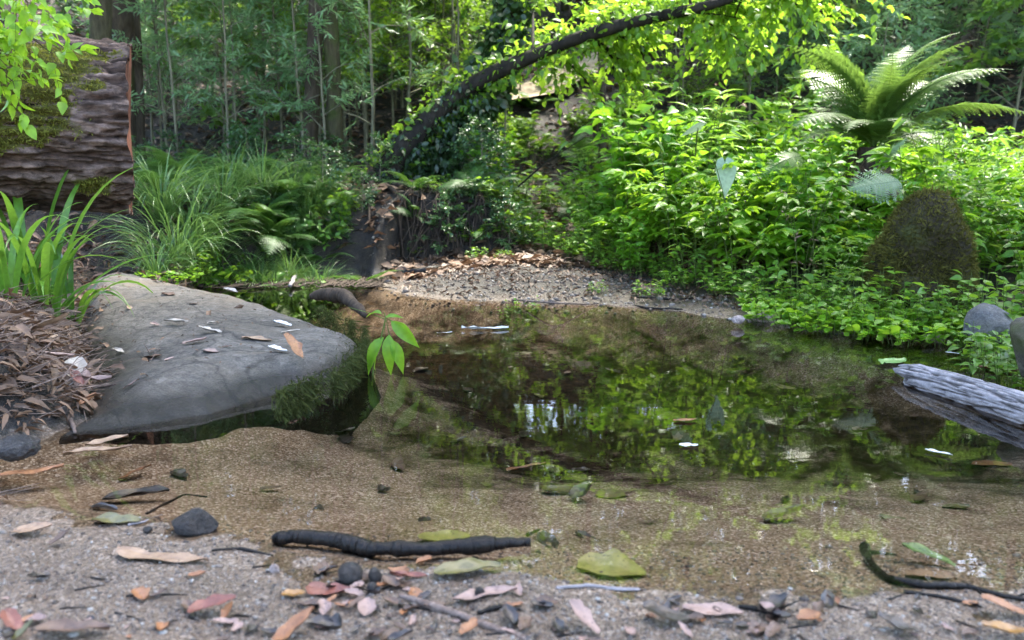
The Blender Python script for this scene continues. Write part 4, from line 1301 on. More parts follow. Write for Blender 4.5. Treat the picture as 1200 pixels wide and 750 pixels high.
def top_crown(seed, mat_leaf=.1, k0=.5, n=22, L=1.2):
    def fn(path, rad, lf, tr):
        gg = np.random.default_rng(seed)
        for b in range(n):
            q = gg.uniform(k0, 1); i = int(q * (len(path) - 1)); o = path[i]
            a = gg.uniform(0, 6.28)
            d = nrm(np.array([math.cos(a), math.sin(a), gg.uniform(-.1, .6)]))
            l = L * gg.uniform(.5, 1.1)
            tt = np.linspace(0, 1, 6)
            bp = o + np.outer(tt, d) * l + np.outer(tt ** 2, [0, 0, -.3 * l])
            tube(tr, bp, np.linspace(max(.006, rad[i] * .3), .003, 6), 5, .5, False)
            u = gg.uniform(.2, 1, 12)
            tp = np.stack([np.interp(u, tt, bp[:, j]) for j in range(3)], -1)
            sprays(lf, tr, tp, d * .5 + gg.normal(0, .6, (12, 3)), gg.uniform(.25, .5, 12), 9, T_OV2, mat_leaf, .3, .85, .003, gg)
    return fn
def straight(name, label, px0, Y, px1, py1, r0, bark, seed, crown='mid', extra=3.0):
    b = np.array([bx(px0, Y), Y, tz(bx(px0, Y), Y) - .1])
    m1 = P((px0 + px1) / 2 + 3, (200 + py1) / 2, Y)
    m2 = P(px1, py1, Y)
    top = m2 + (m2 - b) / np.linalg.norm(m2 - b) * extra
    return bent_tree(name, label, [b, m1, m2, (m2 + top) / 2 + [.05, .05, 0], top], [r0 * 1.2, r0, r0 * .92, r0 * .7, r0 * .25], bark, top_crown(seed, .1, .6, 9, 1.1), crown_mat=crown)
straight('forest_tree', 'dark slim trunk left of the mossy twin in the middle thicket', 357, 6.2, 372, -20, .055, 'bark', 1, extra=2.5)
straight('forest_tree', 'green-mossed trunk right of the dark slim trunk in the thicket', 392, 6.0, 384, -20, .052, 'barkmoss', 2, extra=2.5)
straight('forest_tree', 'thick mossy trunk rising just behind the top of the big log', 112, 5.6, 118, -20, .07, 'barkmoss', 3, extra=2.5)
straight('forest_tree', 'broad grey trunk in the middle of the three behind the log', 132, 6.2, 136, -20, .12, 'bark', 4, extra=2.5)
straight('forest_tree', 'brown straight trunk behind the sawn end of the log', 160, 6.3, 153, -20, .05, 'bark', 5, extra=2.5)
straight('forest_tree', 'thin bare trunk crossing the leaning branch', 706, 7.2, 700, -20, .03, 'bark', 6, extra=2)
# drooping dark twig on the slope
# thicket of slender saplings
def f4():
    Y = g.uniform(5.9, 9.5)
    px = g.uniform(150, 470)
    return (P(px, 200, Y)[0], Y)
for x, y in poisson(50, f4, .2):
    K['bamboo'].put(ground(x, y), g.uniform(0, 6.28), g.uniform(.7, 1.1), 'slender sapling with narrow blue-green leaves in the thicket ' + ('behind the sedge' if x / y < -.25 else 'around the twin trunks'), 'slender saplings of the left thicket')
def f5():
    Y = g.uniform(6.4, 10)
    px = g.uniform(390, 570)
    return (P(px, 200, Y)[0], Y)
for x, y in poisson(34, f5, .24):
    K['sapling'].put(ground(x, y), g.uniform(0, 6.28), g.uniform(.7, 1.1), 'thin leafy sapling behind the leaning tree ' + ('on its left' if x / y < -.1 else 'on its right'), 'leafy saplings behind the leaning tree')
def f6():
    Y = g.uniform(7.0, 12)
    px = g.uniform(-100, 1350)
    x = P(px, 200, Y)[0]
    if 540 < px < 840: return None
    if px < 540 and g.random() < .4: return None
    return (x, Y)
for x, y in poisson(46, f6, .5):
    px = 600 + x / y * 1000
    side = 'on the slope behind the big log' if px < 330 else 'on the slope behind the leaning tree' if px < 640 else 'on the slope beside the pale path' if px < 880 else 'on the slope behind the tree fern' if px < 1050 else 'on the slope at the far right'
    u = g.random()
    if px > 900 and u < .55: K['bshrub'].put(ground(x, y), g.uniform(0, 6.28), g.uniform(.6, 1.0), 'blue-green narrow-leaved shrub ' + side, 'shrubs on the slope')
    elif px < 640 and u < .35: K['dshrub'].put(ground(x, y), g.uniform(0, 6.28), g.uniform(.6, 1.1), 'dark green shrub ' + side, 'shrubs on the slope')
    else: K['shrub'].put(ground(x, y), g.uniform(0, 6.28), g.uniform(.6, 1.1), 'mid-green broad-leaved shrub ' + side, 'shrubs on the slope')
def f7():
    Y = g.uniform(11.5, 19)
    px = g.uniform(-250, 1500)
    return (P(px, 200, Y)[0], Y)
for x, y in poisson(20, f7, 1.6) + [(P(p_, 200, y_)[0], y_) for p_, y_ in ((540, 12.5), (610, 14), (660, 11.8), (720, 13.5), (790, 12.3), (860, 14.5), (940, 12.6))]:
    px = 600 + x / y * 1000
    side = 'high on the slope behind the big log' if px < 330 else 'high on the slope behind the leaning tree' if px < 640 else 'high on the slope above the pale path' if px < 900 else 'high on the slope above the tree fern'
    if px > 880 and g.random() < .6: K['btree'].put(ground(x, y), g.uniform(0, 6.28), g.uniform(.7, 1.1), 'pale blue-green tree ' + side, 'trees up the slope')
    else: K['tree'].put(ground(x, y), g.uniform(0, 6.28), g.uniform(.7, 1.0) * (.45 if px < 560 else .58), 'broad-leaved forest tree ' + side, 'trees up the slope')


# overhead crown out of frame: the tree on the right bank whose branches reach over the pool and shade it
def canopy_tree(name, label, base, centre, rad, seed, n=26, leaf=.13, tw=26, crown_mat='crown'):
    gg = np.random.default_rng(seed)
    b = np.array([base[0], base[1], tz(base[0], base[1]) - .1])
    c = np.array(centre, float)
    o = thing(name, label, 'tree', b)
    tr, lf = MB(), MB()
    fork = b + (c - b) * [.35, .35, .62]
    tt = np.linspace(0, 1, 10)
    trunk = b + np.outer(tt, fork - b) + np.outer(tt * (1 - tt), [.2, .1, 0])
    tube(tr, trunk - b, np.linspace(.2, .13, 10), 12, .5, True, .12, 3)
    for k in range(n):
        a = k * 2.4; rr = math.sqrt((k + .5) / n)
        e = c + np.array([math.cos(a) * rad[0] * rr, math.sin(a) * rad[1] * rr, gg.normal(0, rad[2] * .5) + rad[2] * (.6 - rr)])
        t2 = np.linspace(0, 1, 8)
        bp = fork + np.outer(t2, e - fork) + np.outer(t2 * (1 - t2), [0, 0, .5]) + np.cumsum(gg.normal(0, .04, (8, 3)), 0) * t2[:, None]
        tube(tr, bp - b, np.linspace(.055, .006, 8), 5, .5, False)
        u = gg.uniform(.45, 1, tw)
        tp = np.stack([np.interp(u, t2, bp[:, j]) for j in range(3)], -1) - b
        td = nrm(e - fork) * .3 + gg.normal(0, .6, (tw, 3)) * [1, 1, .5]
        sprays(lf, tr, tp, td, gg.uniform(.35, .8, tw), 11, T_OV2, leaf, .15, .8, .004, gg)
    mkobj('trunk', tr.data('trunk', M['bark']), o)
    mkobj('crown', lf.data('crown', M[crown_mat]), o)
canopy_tree('canopy_tree', 'tall tree on the right bank whose high crown shades the pool', (5.2, 4.3), (1.75, 4.4, 5.2), (3.1, 1.9, .5), 31, 66, .15, 34)

# ------------------------------------------------------------------ loose things
def GF(px, py):
    p = G(px, py, 0.0)
    for _ in range(6):
        p = G(px, py, max(floor_z(p[0], p[1]), -.3))
    return p
def GW(px, py): return G(px, py, .002)
LC = {}
def leafcol(key):
    cols = {'tan': ((.17, .10, .06), (.34, .22, .13)), 'brown': ((.06, .035, .022), (.14, .08, .05)), 'orange': ((.17, .065, .025), (.33, .15, .06)), 'red': ((.10, .03, .02), (.21, .07, .045)),
            'pink': ((.19, .12, .095), (.33, .22, .18)), 'pale': ((.28, .235, .19), (.45, .39, .32)), 'dark': ((.012, .009, .008), (.04, .03, .025)), 'yg': ((.18, .18, .045), (.34, .31, .10)),
            'green': ((.10, .2, .05), (.2, .34, .11)), 'olive': ((.07, .065, .02), (.14, .12, .04)), 'white': ((.5, .48, .45), (.65, .63, .6)), 'amber': ((.18, .085, .02), (.3, .15, .04))}
    if key not in LC:
        a, b = cols[key]
        m, n, out = newmat('fallen_leaf_' + key)
        co = objco(n)
        c = ramp(n, noise(n, 45, 5, .65, co), [(.3, a), (.7, b)])
        sp = ramp(n, noise(n, 160, 3, .6, co), [(.60, 0.0), (.68, .8)])
        c = mixc(n, sp, c, tuple(q * .35 for q in a))
        principled(n, out, c, .32 if key in ('dark', 'olive', 'yg', 'green', 'amber') else .5, .5, bump(n, noise(n, 90, 4, .6, co), .5, .002))
        LC[key] = m
    return LC[key]
def fallen_leaf(label, a, b, ratio=.3, col='tan', lift=.004, curl=.25, cup=.35, twist=0.0, mode='floor', group=None, seed=0, name='fallen_leaf', cat='leaf', raw=False):
    """a leaf lying between two photographed points, blade modelled with midrib, cupping and curl"""
    gg = np.random.default_rng(seed + int(abs(a[0]) * 7 + abs(a[1]) * 13) if not raw else seed)
    if raw: p, q = np.array(a, float), np.array(b, float)
    else:
        f = GW if mode == 'float' else GF
        p, q = f(*a), f(*b)
        zz = max(p[2], q[2])
        if abs(p[2] - q[2]) > .03: p, q = G(*a, zz), G(*b, zz)
        if mode != 'float' and abs(q[1] - p[1]) > .5 * abs(q[0] - p[0]):
            if p[1] > q[1]: p = P(*a, q[1] + .3 * (p[1] - q[1]))
            else: q = P(*b, p[1] + .3 * (q[1] - p[1]))
    d = q - p
    L = np.linalg.norm(d)
    d = d / L
    up = np.array([0, 0, 1.0]); up = nrm(up - d * (up @ d)); s = np.cross(up, d)
    nx, ny = 13, 7
    t = np.linspace(0, 1, nx); v_ = np.linspace(-1, 1, ny)
    Tm, V = np.meshgrid(t, v_, indexing='ij')
    hw = ratio * .5 * np.sin(math.pi * np.clip(Tm * .93 + .04, 0, 1) ** .8) ** .8 + .01
    hw = hw * (1 + .28 * vnoise(np.stack([Tm * 6 + seed, V * 2, Tm * 0 + L * 90], -1), seed))
    x = Tm; y = V * hw
    z = cup * np.abs(V) ** 1.6 * hw + curl * .25 * ((Tm - .45) ** 2 * 4 - .3 * Tm) * .5 + .07 * fbm(np.stack([Tm * 4 + seed, V * 1.5, Tm * 0], -1), 3, seed)
    y = y + .10 * np.sin(Tm * 3.1 + seed) * gg.uniform(-1, 1)
    z = z - z.min()
    if twist:
        an = twist * (Tm - .5)
        y, z = y * np.cos(an) - z * np.sin(an), z * np.cos(an) + y * np.sin(an)
        z = z - z.min()
    loc = p + up * lift
    W = (x * L)[..., None] * d + (y * L)[..., None] * s + (z * L)[..., None] * up
    top = W.reshape(-1, 3); bot = top - up * .0006
    i = np.arange(nx - 1)[:, None] * ny
    j = np.arange(ny - 1)[None, :]
    f = np.stack([i + j, i + ny + j, i + ny + j + 1, i + j + 1], -1).reshape(-1, 4)
    mb = MB()
    mb.add(np.concatenate([top, bot]), np.concatenate([f[:, ::-1], f + len(top)]), gg.random())
    o = mkobj(name, mb.data(name, leafcol(col)), None, loc)
    return tag(o, label, cat, group)
def stick(label, pts, r, mat='twig', mode='floor', lift=None, lump=.25, group=None, name='twig', cat='twig', sides=8, forks=0, seed=1):
    f = GW if mode == 'float' else GF
    w_ = []
    for p in pts:
        q = f(p[0], p[1])
        w_.append(q)
    if mode == 'floor':
        zs = np.array([q[2] for q in w_])
        if zs.max() - zs.min() > .06: w_ = [G(p[0], p[1], max(z_, np.median(zs))) for p, z_ in zip(pts, zs)]
    w_ = np.array(w_) + np.array([[0, 0, (p[2] if len(p) > 2 else 0)] for p in pts])
    t = np.linspace(0, 1, len(w_)); tt = np.linspace(0, 1, max(30, len(w_) * 16))
    path = np.stack([np.interp(tt, t, w_[:, j]) for j in range(3)], -1)
    for _ in range(14): path[1:-1] = (path[:-2] + 2 * path[1:-1] + path[2:]) / 4
    gg = np.random.default_rng(seed)
    rr = np.interp(tt, np.linspace(0, 1, len(r)), r) if not np.isscalar(r) else np.full(len(tt), r)
    wob_ = np.cumsum(gg.normal(0, rr.mean() * .10, path.shape), 0)
    wob_ -= np.linspace(0, 1, len(wob_))[:, None] * wob_[-1]
    path = path + wob_ * np.array([1, 1, .2])
    rr = rr * (1 + .22 * np.clip(vnoise(np.stack([tt * len(w_) * 1.1 + seed, tt * 0, tt * 0], -1), seed) * 2 - .5, 0, 1))
    path[:, 2] += (rr * .7 if lift is None else lift)
    mb = MB()
    tube(mb, path - path[0], rr, sides, .5, True, lump, seed)
    for k in range(forks):
        i = gg.integers(4, len(path) - 4)
        dirv = nrm(path[i + 2] - path[i - 2]); sd_ = np.array([-dirv[1], dirv[0], .3]) * gg.choice([-1, 1])
        l = gg.uniform(6, 14) * rr.mean()
        e = path[i] - path[0] + (dirv + sd_) * l
        tube(mb, np.array([path[i] - path[0], (path[i] - path[0] + e) / 2 + [0, 0, .2 * rr[0]], e]), [rr[i] * .6, rr[i] * .45, rr[i] * .2], 5, .5, True)
    return tag(mkobj(name, mb.data(name, M[mat]), None, path[0]), label, cat, group)

# big pieces in and round the pool
def sunken_log():
    a = np.array([*G(1062, 441, .01)[:2], .012]); b = np.array([*G(1330, 532, .01)[:2], .03])
    L = np.linalg.norm(b - a); ax = (b - a) / L
    s_ = nrm(np.cross(ax, [0, 0, 1.0])); u = np.cross(s_, ax)
    ns, na = 260, 96
    Tm, A = np.meshgrid(np.linspace(0, L, ns), np.linspace(0, 2 * math.pi, na, endpoint=False), indexing='ij')
    q = np.stack([Tm * 6, np.cos(A) * 2.5, np.sin(A) * 2.5], -1)
    wv = .5 * fbm(q, 3, 61)
    f1, f2, idv = worley2(Tm / .26 + wv * 1.6, A * .044 / .010 + wv * 2.5, 9)
    fur = sstep(.02, .3, f2 - f1)
    r = .042 * (1 + .12 * fbm(q * .5, 3, 60)) * np.clip(.50 + Tm / .07, 0, 1) ** .5 - .006 * (1 - fur) + .003 * fbm(q * 4, 3, 62)
    jag = .035 * vnoise(np.stack([np.cos(A) * 3, np.sin(A) * 3, A * 0], -1), 8) * np.exp(-Tm / .04)
    pts = ax * (Tm + jag)[..., None] + (np.cos(A) * r)[..., None] * s_ + (np.sin(A) * r)[..., None] * u + (np.array([0, 0, 1.0]) * (.006 * np.sin(Tm * 6))[..., None])
    mb = MB()
    i = np.arange(ns - 1)[:, None] * na; j = np.arange(na)[None, :]
    f = np.stack([i + j, i + (j + 1) % na, i + na + (j + 1) % na, i + na + j], -1).reshape(-1, 4)
    mb.add(pts.reshape(-1, 3), f, fur.ravel())
    e = np.arange(na)
    c0 = pts[0].mean(0) + ax * .012
    mb.add(np.concatenate([pts[0], [c0]]), np.stack([(e + 1) % na, e, np.full(na, na)], -1), .2)
    m, n, out = newmat('weathered_log_bark')
    co = objco(n)
    c = ramp(n, attr(n, 'rnd').outputs['Fac'], [(0, (.05, .042, .04)), (.4, (.15, .13, .13)), (1, (.27, .245, .25))])
    c = mixc(n, .65, c, ramp(n, noise(n, 30, 6, .7, co), [(.3, .1), (.7, .9)]), 'OVERLAY')
    principled(n, out, c, .6, .4, bump(n, noise(n, 90, 5, .7, co), .8, .005))
    tag(mkobj('sunken_log', mb.data('sunken_log', m), None, a), 'grey weathered log half sunk in the pool at right', 'log')
sunken_log()
stick('thin dark driftwood lying in front of the mossy boulder', [(432, 326), (470, 323), (510, 319), (545, 312), (566, 306, .03)], [.012, .02, .022, .018, .012], 'wetwood', 'floor', name='driftwood', cat='driftwood', sides=10, forks=2, seed=4)
stick('gnarled driftwood stub on the tip of the rock slab', [(364, 372, .085), (382, 374, .10), (402, 378, .105), (428, 394, .075)], [.014, .022, .022, .010], 'root', 'float', 0.0, name='driftwood', cat='driftwood', sides=14, lump=.4, forks=0, seed=16)
stick('pale twig standing from the channel below the ferns', [(352, 318), (346, 326), (340, 336)], [.006, .01, .008], 'drift', 'floor', name='driftwood', cat='driftwood', seed=9)
rock('small mossy boulder at the creek mouth', 527, 311, 38, 21, 'rockmoss', 3, name='boulder', cat='boulder')
rock('round grey boulder with pale rim at the right shore', 1160, 408, 64, 48, 'rock', 5, name='boulder', cat='boulder', facet=9, amp=.34)
rock('dark boulder hung with plants at the right edge', 1226, 436, 80, 72, 'rockmoss', 8, name='boulder', cat='boulder', facet=8, amp=.4)
rock('pinkish stone showing through the lime herbs', 990, 300, 56, 30, 'rockpink', 9, name='boulder', cat='boulder')
for k, (px, py, w_, h_, lb) in enumerate([(905, 381, 40, 14, 'flat pale stone at the water edge left of the herbs'), (1000, 389, 18, 10, 'small whitish stone at the shore below the domed mossy rock'), (866, 378, 16, 8, 'small pale stone at the waterline of the gravel bank'),
                                          (1095, 402, 34, 10, 'flat whitish stone in the shallows before the round boulder'), (700, 348, 14, 8, 'grey pebble on the gravel bank'), (440, 333, 14, 8, 'pebble at the left tip of the gravel bank')]):
    rock(lb, px, py, w_, h_, 'rockpink' if k != 4 else 'rock', 40 + k, name='stone')
# hollow log end in the dark bank
def hollow_log():
    c = P(430, 303, 4.93)
    o = thing('hollow_log', 'short hollow log end with a dark opening in the undercut bank', 'log', c)
    ax = nrm(np.array([-.15, 1, .05])); s = nrm(np.cross(ax, [0, 0, 1.0])); u = np.cross(s, ax)
    a = np.linspace(0, 2 * math.pi, 40, endpoint=False)
    ring = np.cos(a)[:, None] * s + np.sin(a)[:, None] * u * .8
    nz = 1 + .12 * vnoise(np.stack([np.cos(a) * 2, np.sin(a) * 2, 0 * a], -1), 5)
    rows = [ring * (.055 * nz)[:, None] + ax * .35, ring * (.055 * nz)[:, None] + ax * .01, ring * (.062 * nz)[:, None], ring * (.078 * nz)[:, None], ring * (.085 * nz)[:, None] + ax * .015, ring * (.088 * nz)[:, None] + ax * .35]
    v = np.concatenate(rows)
    i = np.arange(5)[:, None] * 40; j = np.arange(40)[None, :]
    f = np.stack([i + j, i + (j + 1) % 40, i + 40 + (j + 1) % 40, i + 40 + j], -1).reshape(-1, 4)
    mb = MB(); mb.add(v, f); mkobj('shell', mb.data('shell', M['root']), o)
hollow_log()
# dark roots hanging down the undercut bank, below the leaning tree
def bank_roots():
    gg = np.random.default_rng(21)
    base = [o for o in bpy.data.objects if o.name == 'leaning_tree'][0]
    b = np.array(base.location)
    mb = MB()
    for k in range(420):
        x = gg.uniform(-1.75, .02)
        y = (5.12 if x > -.65 else 4.42) + gg.uniform(-.08, .2)
        z = tz(x, y) + .02
        l = gg.uniform(.12, .42)
        t = np.linspace(0, 1, 6)
        p = np.array([x, y, z]) + np.outer(t, [gg.normal(0, .08), -.16, -l]) + np.outer(t * (1 - t), [0, -.2, .1])
        p[:, 2] = np.maximum(p[:, 2], .01)
        tube(mb, p - b, gg.uniform(.0015, .006) * np.linspace(1, .5, 6), 4, .5, False)
    for k in range(9):
        a = gg.uniform(3.4, 6.0)
        t = np.linspace(0, 1, 10)
        q = np.array([b[0], b[1], 0]) + np.outer(t, [math.cos(a) * .75, math.sin(a) * .75, 0])
        q[:, 2] = [tz(*w_[:2]) + .02 for w_ in q]
        q[0, 2] += .12
        tube(mb, q - b, np.linspace(.028, .006, 10), 6, .5, False, .2, k)
    mkobj('roots', mb.data('roots', M['root']), base)
bank_roots()
for k in range(7):
    x = g.uniform(-1.5, .0); y = g.uniform(4.92, 5.15)
    K['dshrub'].put(ground(x, y), g.uniform(0, 6.28), g.uniform(.16, .3), 'small dark leafy plant clinging to the undercut bank', 'dark bushes on the far bank')
for px, py, Y in ((372, 275, 4.95), (400, 268, 5.0), (560, 270, 5.05)):
    put_fern(px, py, Y, .5, 'little dark fern on the undercut bank below the leaning tree')

for px, py, Y, s_ in ((262, 262, 4.75, .8), (225, 268, 4.45, .9), (310, 268, 4.95, .75), (345, 262, 5.05, .6), (190, 250, 4.4, .9)):
    put_sedge(px, py, Y, s_, 'sedge tussock in the hanging fringe of the left bank')
for px, py, Y, s_ in ((320, 275, 4.75, .9), (275, 270, 4.65, .8), (240, 240, 5.0, 1.0), (290, 240, 5.3, 1.0), (350, 245, 5.4, .9), (330, 225, 5.8, 1.0), (200, 215, 5.2, 1.1), (390, 250, 5.3, .7)):
    put_fern(px, py, Y, s_, 'fern in the green fringe above the channel')
for k in range(26):
    x = g.uniform(-1.75, -.1) if k % 3 == 1 else g.uniform(-1.75, -1.0)
    y = (5.08 if x > -.68 else 4.40) + g.uniform(-.02, .22)
    if k % 3 == 0: K['sedge'].put((x, y, tz(x, y)), g.uniform(0, 6.28), g.uniform(.35, .6), 'small sedge tuft hanging down the undercut bank', 'sedge tussocks on the left bank')
    else: K['fern'].put((x, y, tz(x, y)), g.uniform(0, 6.28), g.uniform(.4, .7), 'little fern hanging down the undercut bank', 'ferns on the left bank', None, (g.normal(0, .2), g.normal(0, .2)))
for k in range(24):
    x = g.uniform(-1.7, -.1) if k % 4 == 0 else g.uniform(-1.7, -1.0)
    y = (5.0 if x > -.68 else 4.33) + g.uniform(-.02, .14)
    K['low' if k % 4 else 'creep'].put((x, y, tz(x, y)), g.uniform(0, 6.28), g.uniform(.5, 1.0), 'small leafy plant in the moss of the undercut bank', 'small plants on the undercut bank', None, (g.normal(0, .2) + .5, g.normal(0, .2)))
def bank_pt(px, py):
    d = ray(px, py); t = np.linspace(2.5, 9, 1300)
    q = np.array([0, 0, CAM_H]) + t[:, None] * d
    below = np.nonzero(q[:, 2] < terrain(q[:, 0], q[:, 1]))[0]
    return q[below[0]] if len(below) else None
for k in range(44):
    px, py = g.uniform(280, 405), g.uniform(238, 312)
    p = bank_pt(px, py)
    if p is None or p[2] < .03: continue
    u = k % 5
    if u < 2: K['fern'].put((p[0], p[1] + .02, p[2]), g.uniform(0, 6.28), g.uniform(.3, .6), 'small fern on the dark bank face behind the slab', 'ferns on the left bank', None, (g.normal(.3, .2), g.normal(0, .2)))
    elif u == 2: K['sedge'].put((p[0], p[1] + .02, p[2]), g.uniform(0, 6.28), g.uniform(.3, .5), 'little sedge tuft on the dark bank face behind the slab', 'sedge tussocks on the left bank')
    elif u == 3: K['dshrub'].put((p[0], p[1] + .03, p[2]), g.uniform(0, 6.28), g.uniform(.12, .2), 'dark leafy sprig on the bank face behind the slab', 'dark bushes on the far bank')
    else: K['low'].put((p[0], p[1] + .02, p[2]), g.uniform(0, 6.28), g.uniform(.5, .9), 'small leafy plant on the bank face behind the slab', 'small plants on the undercut bank', None, (.6, 0))
for px, py in ((1172, 432), (1188, 440), (1200, 425), (1176, 418), (1210, 445), (1150, 412)):
    p = G(px, py, 0)
    K['low'].put((p[0], p[1], max(-.03, tz(p[0], p[1]))), g.uniform(0, 6.28), g.uniform(.6, 1.0), 'leafy waterside herb growing in the water by the dark boulder at the right edge', 'herbs by the right edge boulder')
# seedling at the tip of the slab
def pool_seedling():
    b = G(436, 440, 0)
    Y = b[1]
    o = thing('seedling', 'bright green seedling with drooping leaves at the tip of the rock slab', 'plant', b)
    st, lf = MB(), MB()
    def w_(px, py, dy=0.0): return P(px, py, Y + dy) - b
    main = np.array([[0, 0, -.03], w_(438, 420), w_(447, 395), w_(452, 372), w_(450, 366)])
    tube(st, main, [.003, .0028, .0024, .002, .0015], 6, .5, False)
    tube(st, np.array([w_(452, 374), w_(430, 366, .03), w_(408, 360, .08)]), [.0016, .0014, .001], 5, .5, False)
    tv, tf = leaf_t([(0, 0), (.08, .10), (.2, .2), (.35, .26), (.5, .26), (.65, .21), (.8, .13), (.92, .05), (1, 0)], .35, .55)
    for p0, p1, sc_, dy, dn in [((458, 376), (487, 402), 1.1, -.02, (-.3, -.8, .6)), ((452, 372), (470, 366), 1.0, .0, (0, -.5, .8)), ((450, 395), (424, 426), 1.15, -.03, (-.4, -.8, .5)), ((458, 398), (474, 430), 1.1, -.03, (.3, -.9, .4)),
                               ((456, 392), (455, 432), 1.05, -.05, (0, -.95, .3)), ((447, 368), (430, 361), 1.1, .03, (0, -.3, .9)), ((442, 410), (427, 438), .95, .02, (-.3, -.8, .4)), ((466, 380), (482, 378), .9, .02, (0, -.4, .8))]:
        a, c = w_(*p0), w_(*p1, dy)
        leafs(lf, (tv, tf), a[None], (c - a)[None], np.array([dn]), np.linalg.norm(c - a) * sc_, np.array([.5 + .3 * dy * 10]), .68)
        twigs(st, main[3][None], a[None], .0012, .0009)
    mkobj('stem', st.data('stem', M['stem']), o)
    mkobj('foliage', lf.data('foliage', M['herb2']), o)
pool_seedling()

# branch hanging into the top left corner from a tree beside the camera
def corner_branch():
    gg = np.random.default_rng(17)
    b = np.array([-2.75, 1.5, tz(-2.75, 1.5) - .05])
    o = thing('overhanging_tree', 'yellow-green branch of a near tree hanging into the top left corner', 'tree', b)
    tr, lf = MB(), MB()
    t = np.linspace(0, 1, 10)
    top = np.array([-2.7, 1.7, 3.2])
    tube(tr, np.outer(t, top - b), np.linspace(.08, .04, 10), 10, .5, True, .1)
    for (p0, p1) in (((-140, -160), (75, 8)), ((-160, -90), (60, 62)), ((-170, -30), (15, 95)), ((-60, -170), (40, 20)), ((-120, -120), (30, 45)), ((-120, -60), (-5, 60))):
        Y = 2.1 + gg.uniform(-.2, .2)
        a, c = P(*p0, Y), P(*p1, Y)
        s0 = top + [0, 0, -1.0 + gg.uniform(-.3, .3)]
        path = np.array([s0, (s0 + a) / 2 + [0, 0, .1], a, (a + c) / 2 + [0, 0, .02], c]) - b
        tube(tr, path, [.012, .008, .005, .003, .0012], 5, .5, False)
        d = nrm(c - a)
        L = np.linalg.norm(c - a)
        for q in np.linspace(.15, 1.0, 9):
            pt = a + (c - a) * q
            for sg in (-1, 1):
                side = nrm(np.array([d[2], 0, -d[0]]) * sg + d * .9 + gg.normal(0, .2, 3))
                sprays(lf, tr, (pt - b)[None], side[None], gg.uniform(.06, .11), 7, T_OV, .036, .2, .9, .0008, gg)
    mkobj('trunk', tr.data('trunk', M['bark']), o)
    mkobj('foliage', lf.data('foliage', M['herb2']), o)
corner_branch()

# ---- leaves on the slab
SL = [('white curled twin leaf on the front edge of the slab', (320, 378), (341, 384), .5, 'white', .5), ('long rust-brown leaf hanging over the mossy lip', (330, 395), (358, 423), .22, 'orange', .3), ('white cupped leaf near the mossy lip', (314, 408), (336, 414), .55, 'white', .4),
      ('flat brown leaf right of the slab centre', (284, 398), (318, 401), .3, 'tan', .3), ('pale straw leaf in the middle of the slab', (235, 384), (258, 392), .35, 'pale', .3), ('cream leaf tilted on the slab centre', (243, 380), (255, 377), .4, 'pale', .5),
      ('curled brown leaf left of the slab centre', (215, 405), (243, 398), .35, 'pink', .5), ('long grey-green leaf on the slab', (192, 378), (222, 379), .22, 'pale', .2), ('small tan leaf standing on the slab', (148, 360), (160, 368), .5, 'tan', .8),
      ('pale leaf leaning on the tan leaf', (138, 374), (147, 366), .4, 'pink', .4), ('thin reddish leaf at the back of the slab', (248, 355), (272, 357), .25, 'red', .2), ('brown crumpled leaf at the back of the slab', (190, 345), (205, 347), .5, 'brown', .6),
      ('straw leaf on the far edge of the slab', (262, 340), (278, 345), .35, 'pale', .3), ('dark brown flat leaf on the slab front', (166, 421), (190, 419), .4, 'brown', .4), ('small pink leaf on the slab front', (194, 424), (204, 420), .6, 'pink', .6),
      ('slim pale pink leaf near the slab wet edge', (145, 457), (164, 446), .25, 'pink', .2), ('pinkish brown leaf in the slab middle', (238, 412), (256, 414), .6, 'pink', .4), ('tan leaf standing near the litter heap', (112, 350), (118, 341), .6, 'tan', .7),
      ('thin straw beside the rust-brown leaf', (330, 391), (352, 388), .15, 'pale', .1), ('grey leaf scrap by the litter heap', (133, 410), (145, 415), .4, 'pale', .3), ('brown scrap on the left of the slab', (178, 379), (185, 383), .6, 'pink', .5), ('brown twiggy leaf at the back left of the slab', (160, 331), (192, 332), .12, 'dark', .1),
      ('small rust scrap near the back edge of the slab', (222, 357), (233, 357), .4, 'brown', .3), ('small brown scrap under the pale straw leaf', (260, 408), (272, 406), .3, 'brown', .2)]
for k, (lb, a, b, r_, c, cu) in enumerate(SL): fallen_leaf(lb, a, b, r_, c, .002, cu, .4, 0, seed=k, group='dry leaves on the rock slab')
stick('thin dark twig on the wet front of the slab', [(188, 467), (205, 462), (223, 459)], [.002, .0015], 'twig', lump=.1, seed=3)
rock('knobbly pale stone at the wet edge of the slab', 168, 497, 36, 17, 'rockpink', 61, name='stone', amp=.5, facet=0)

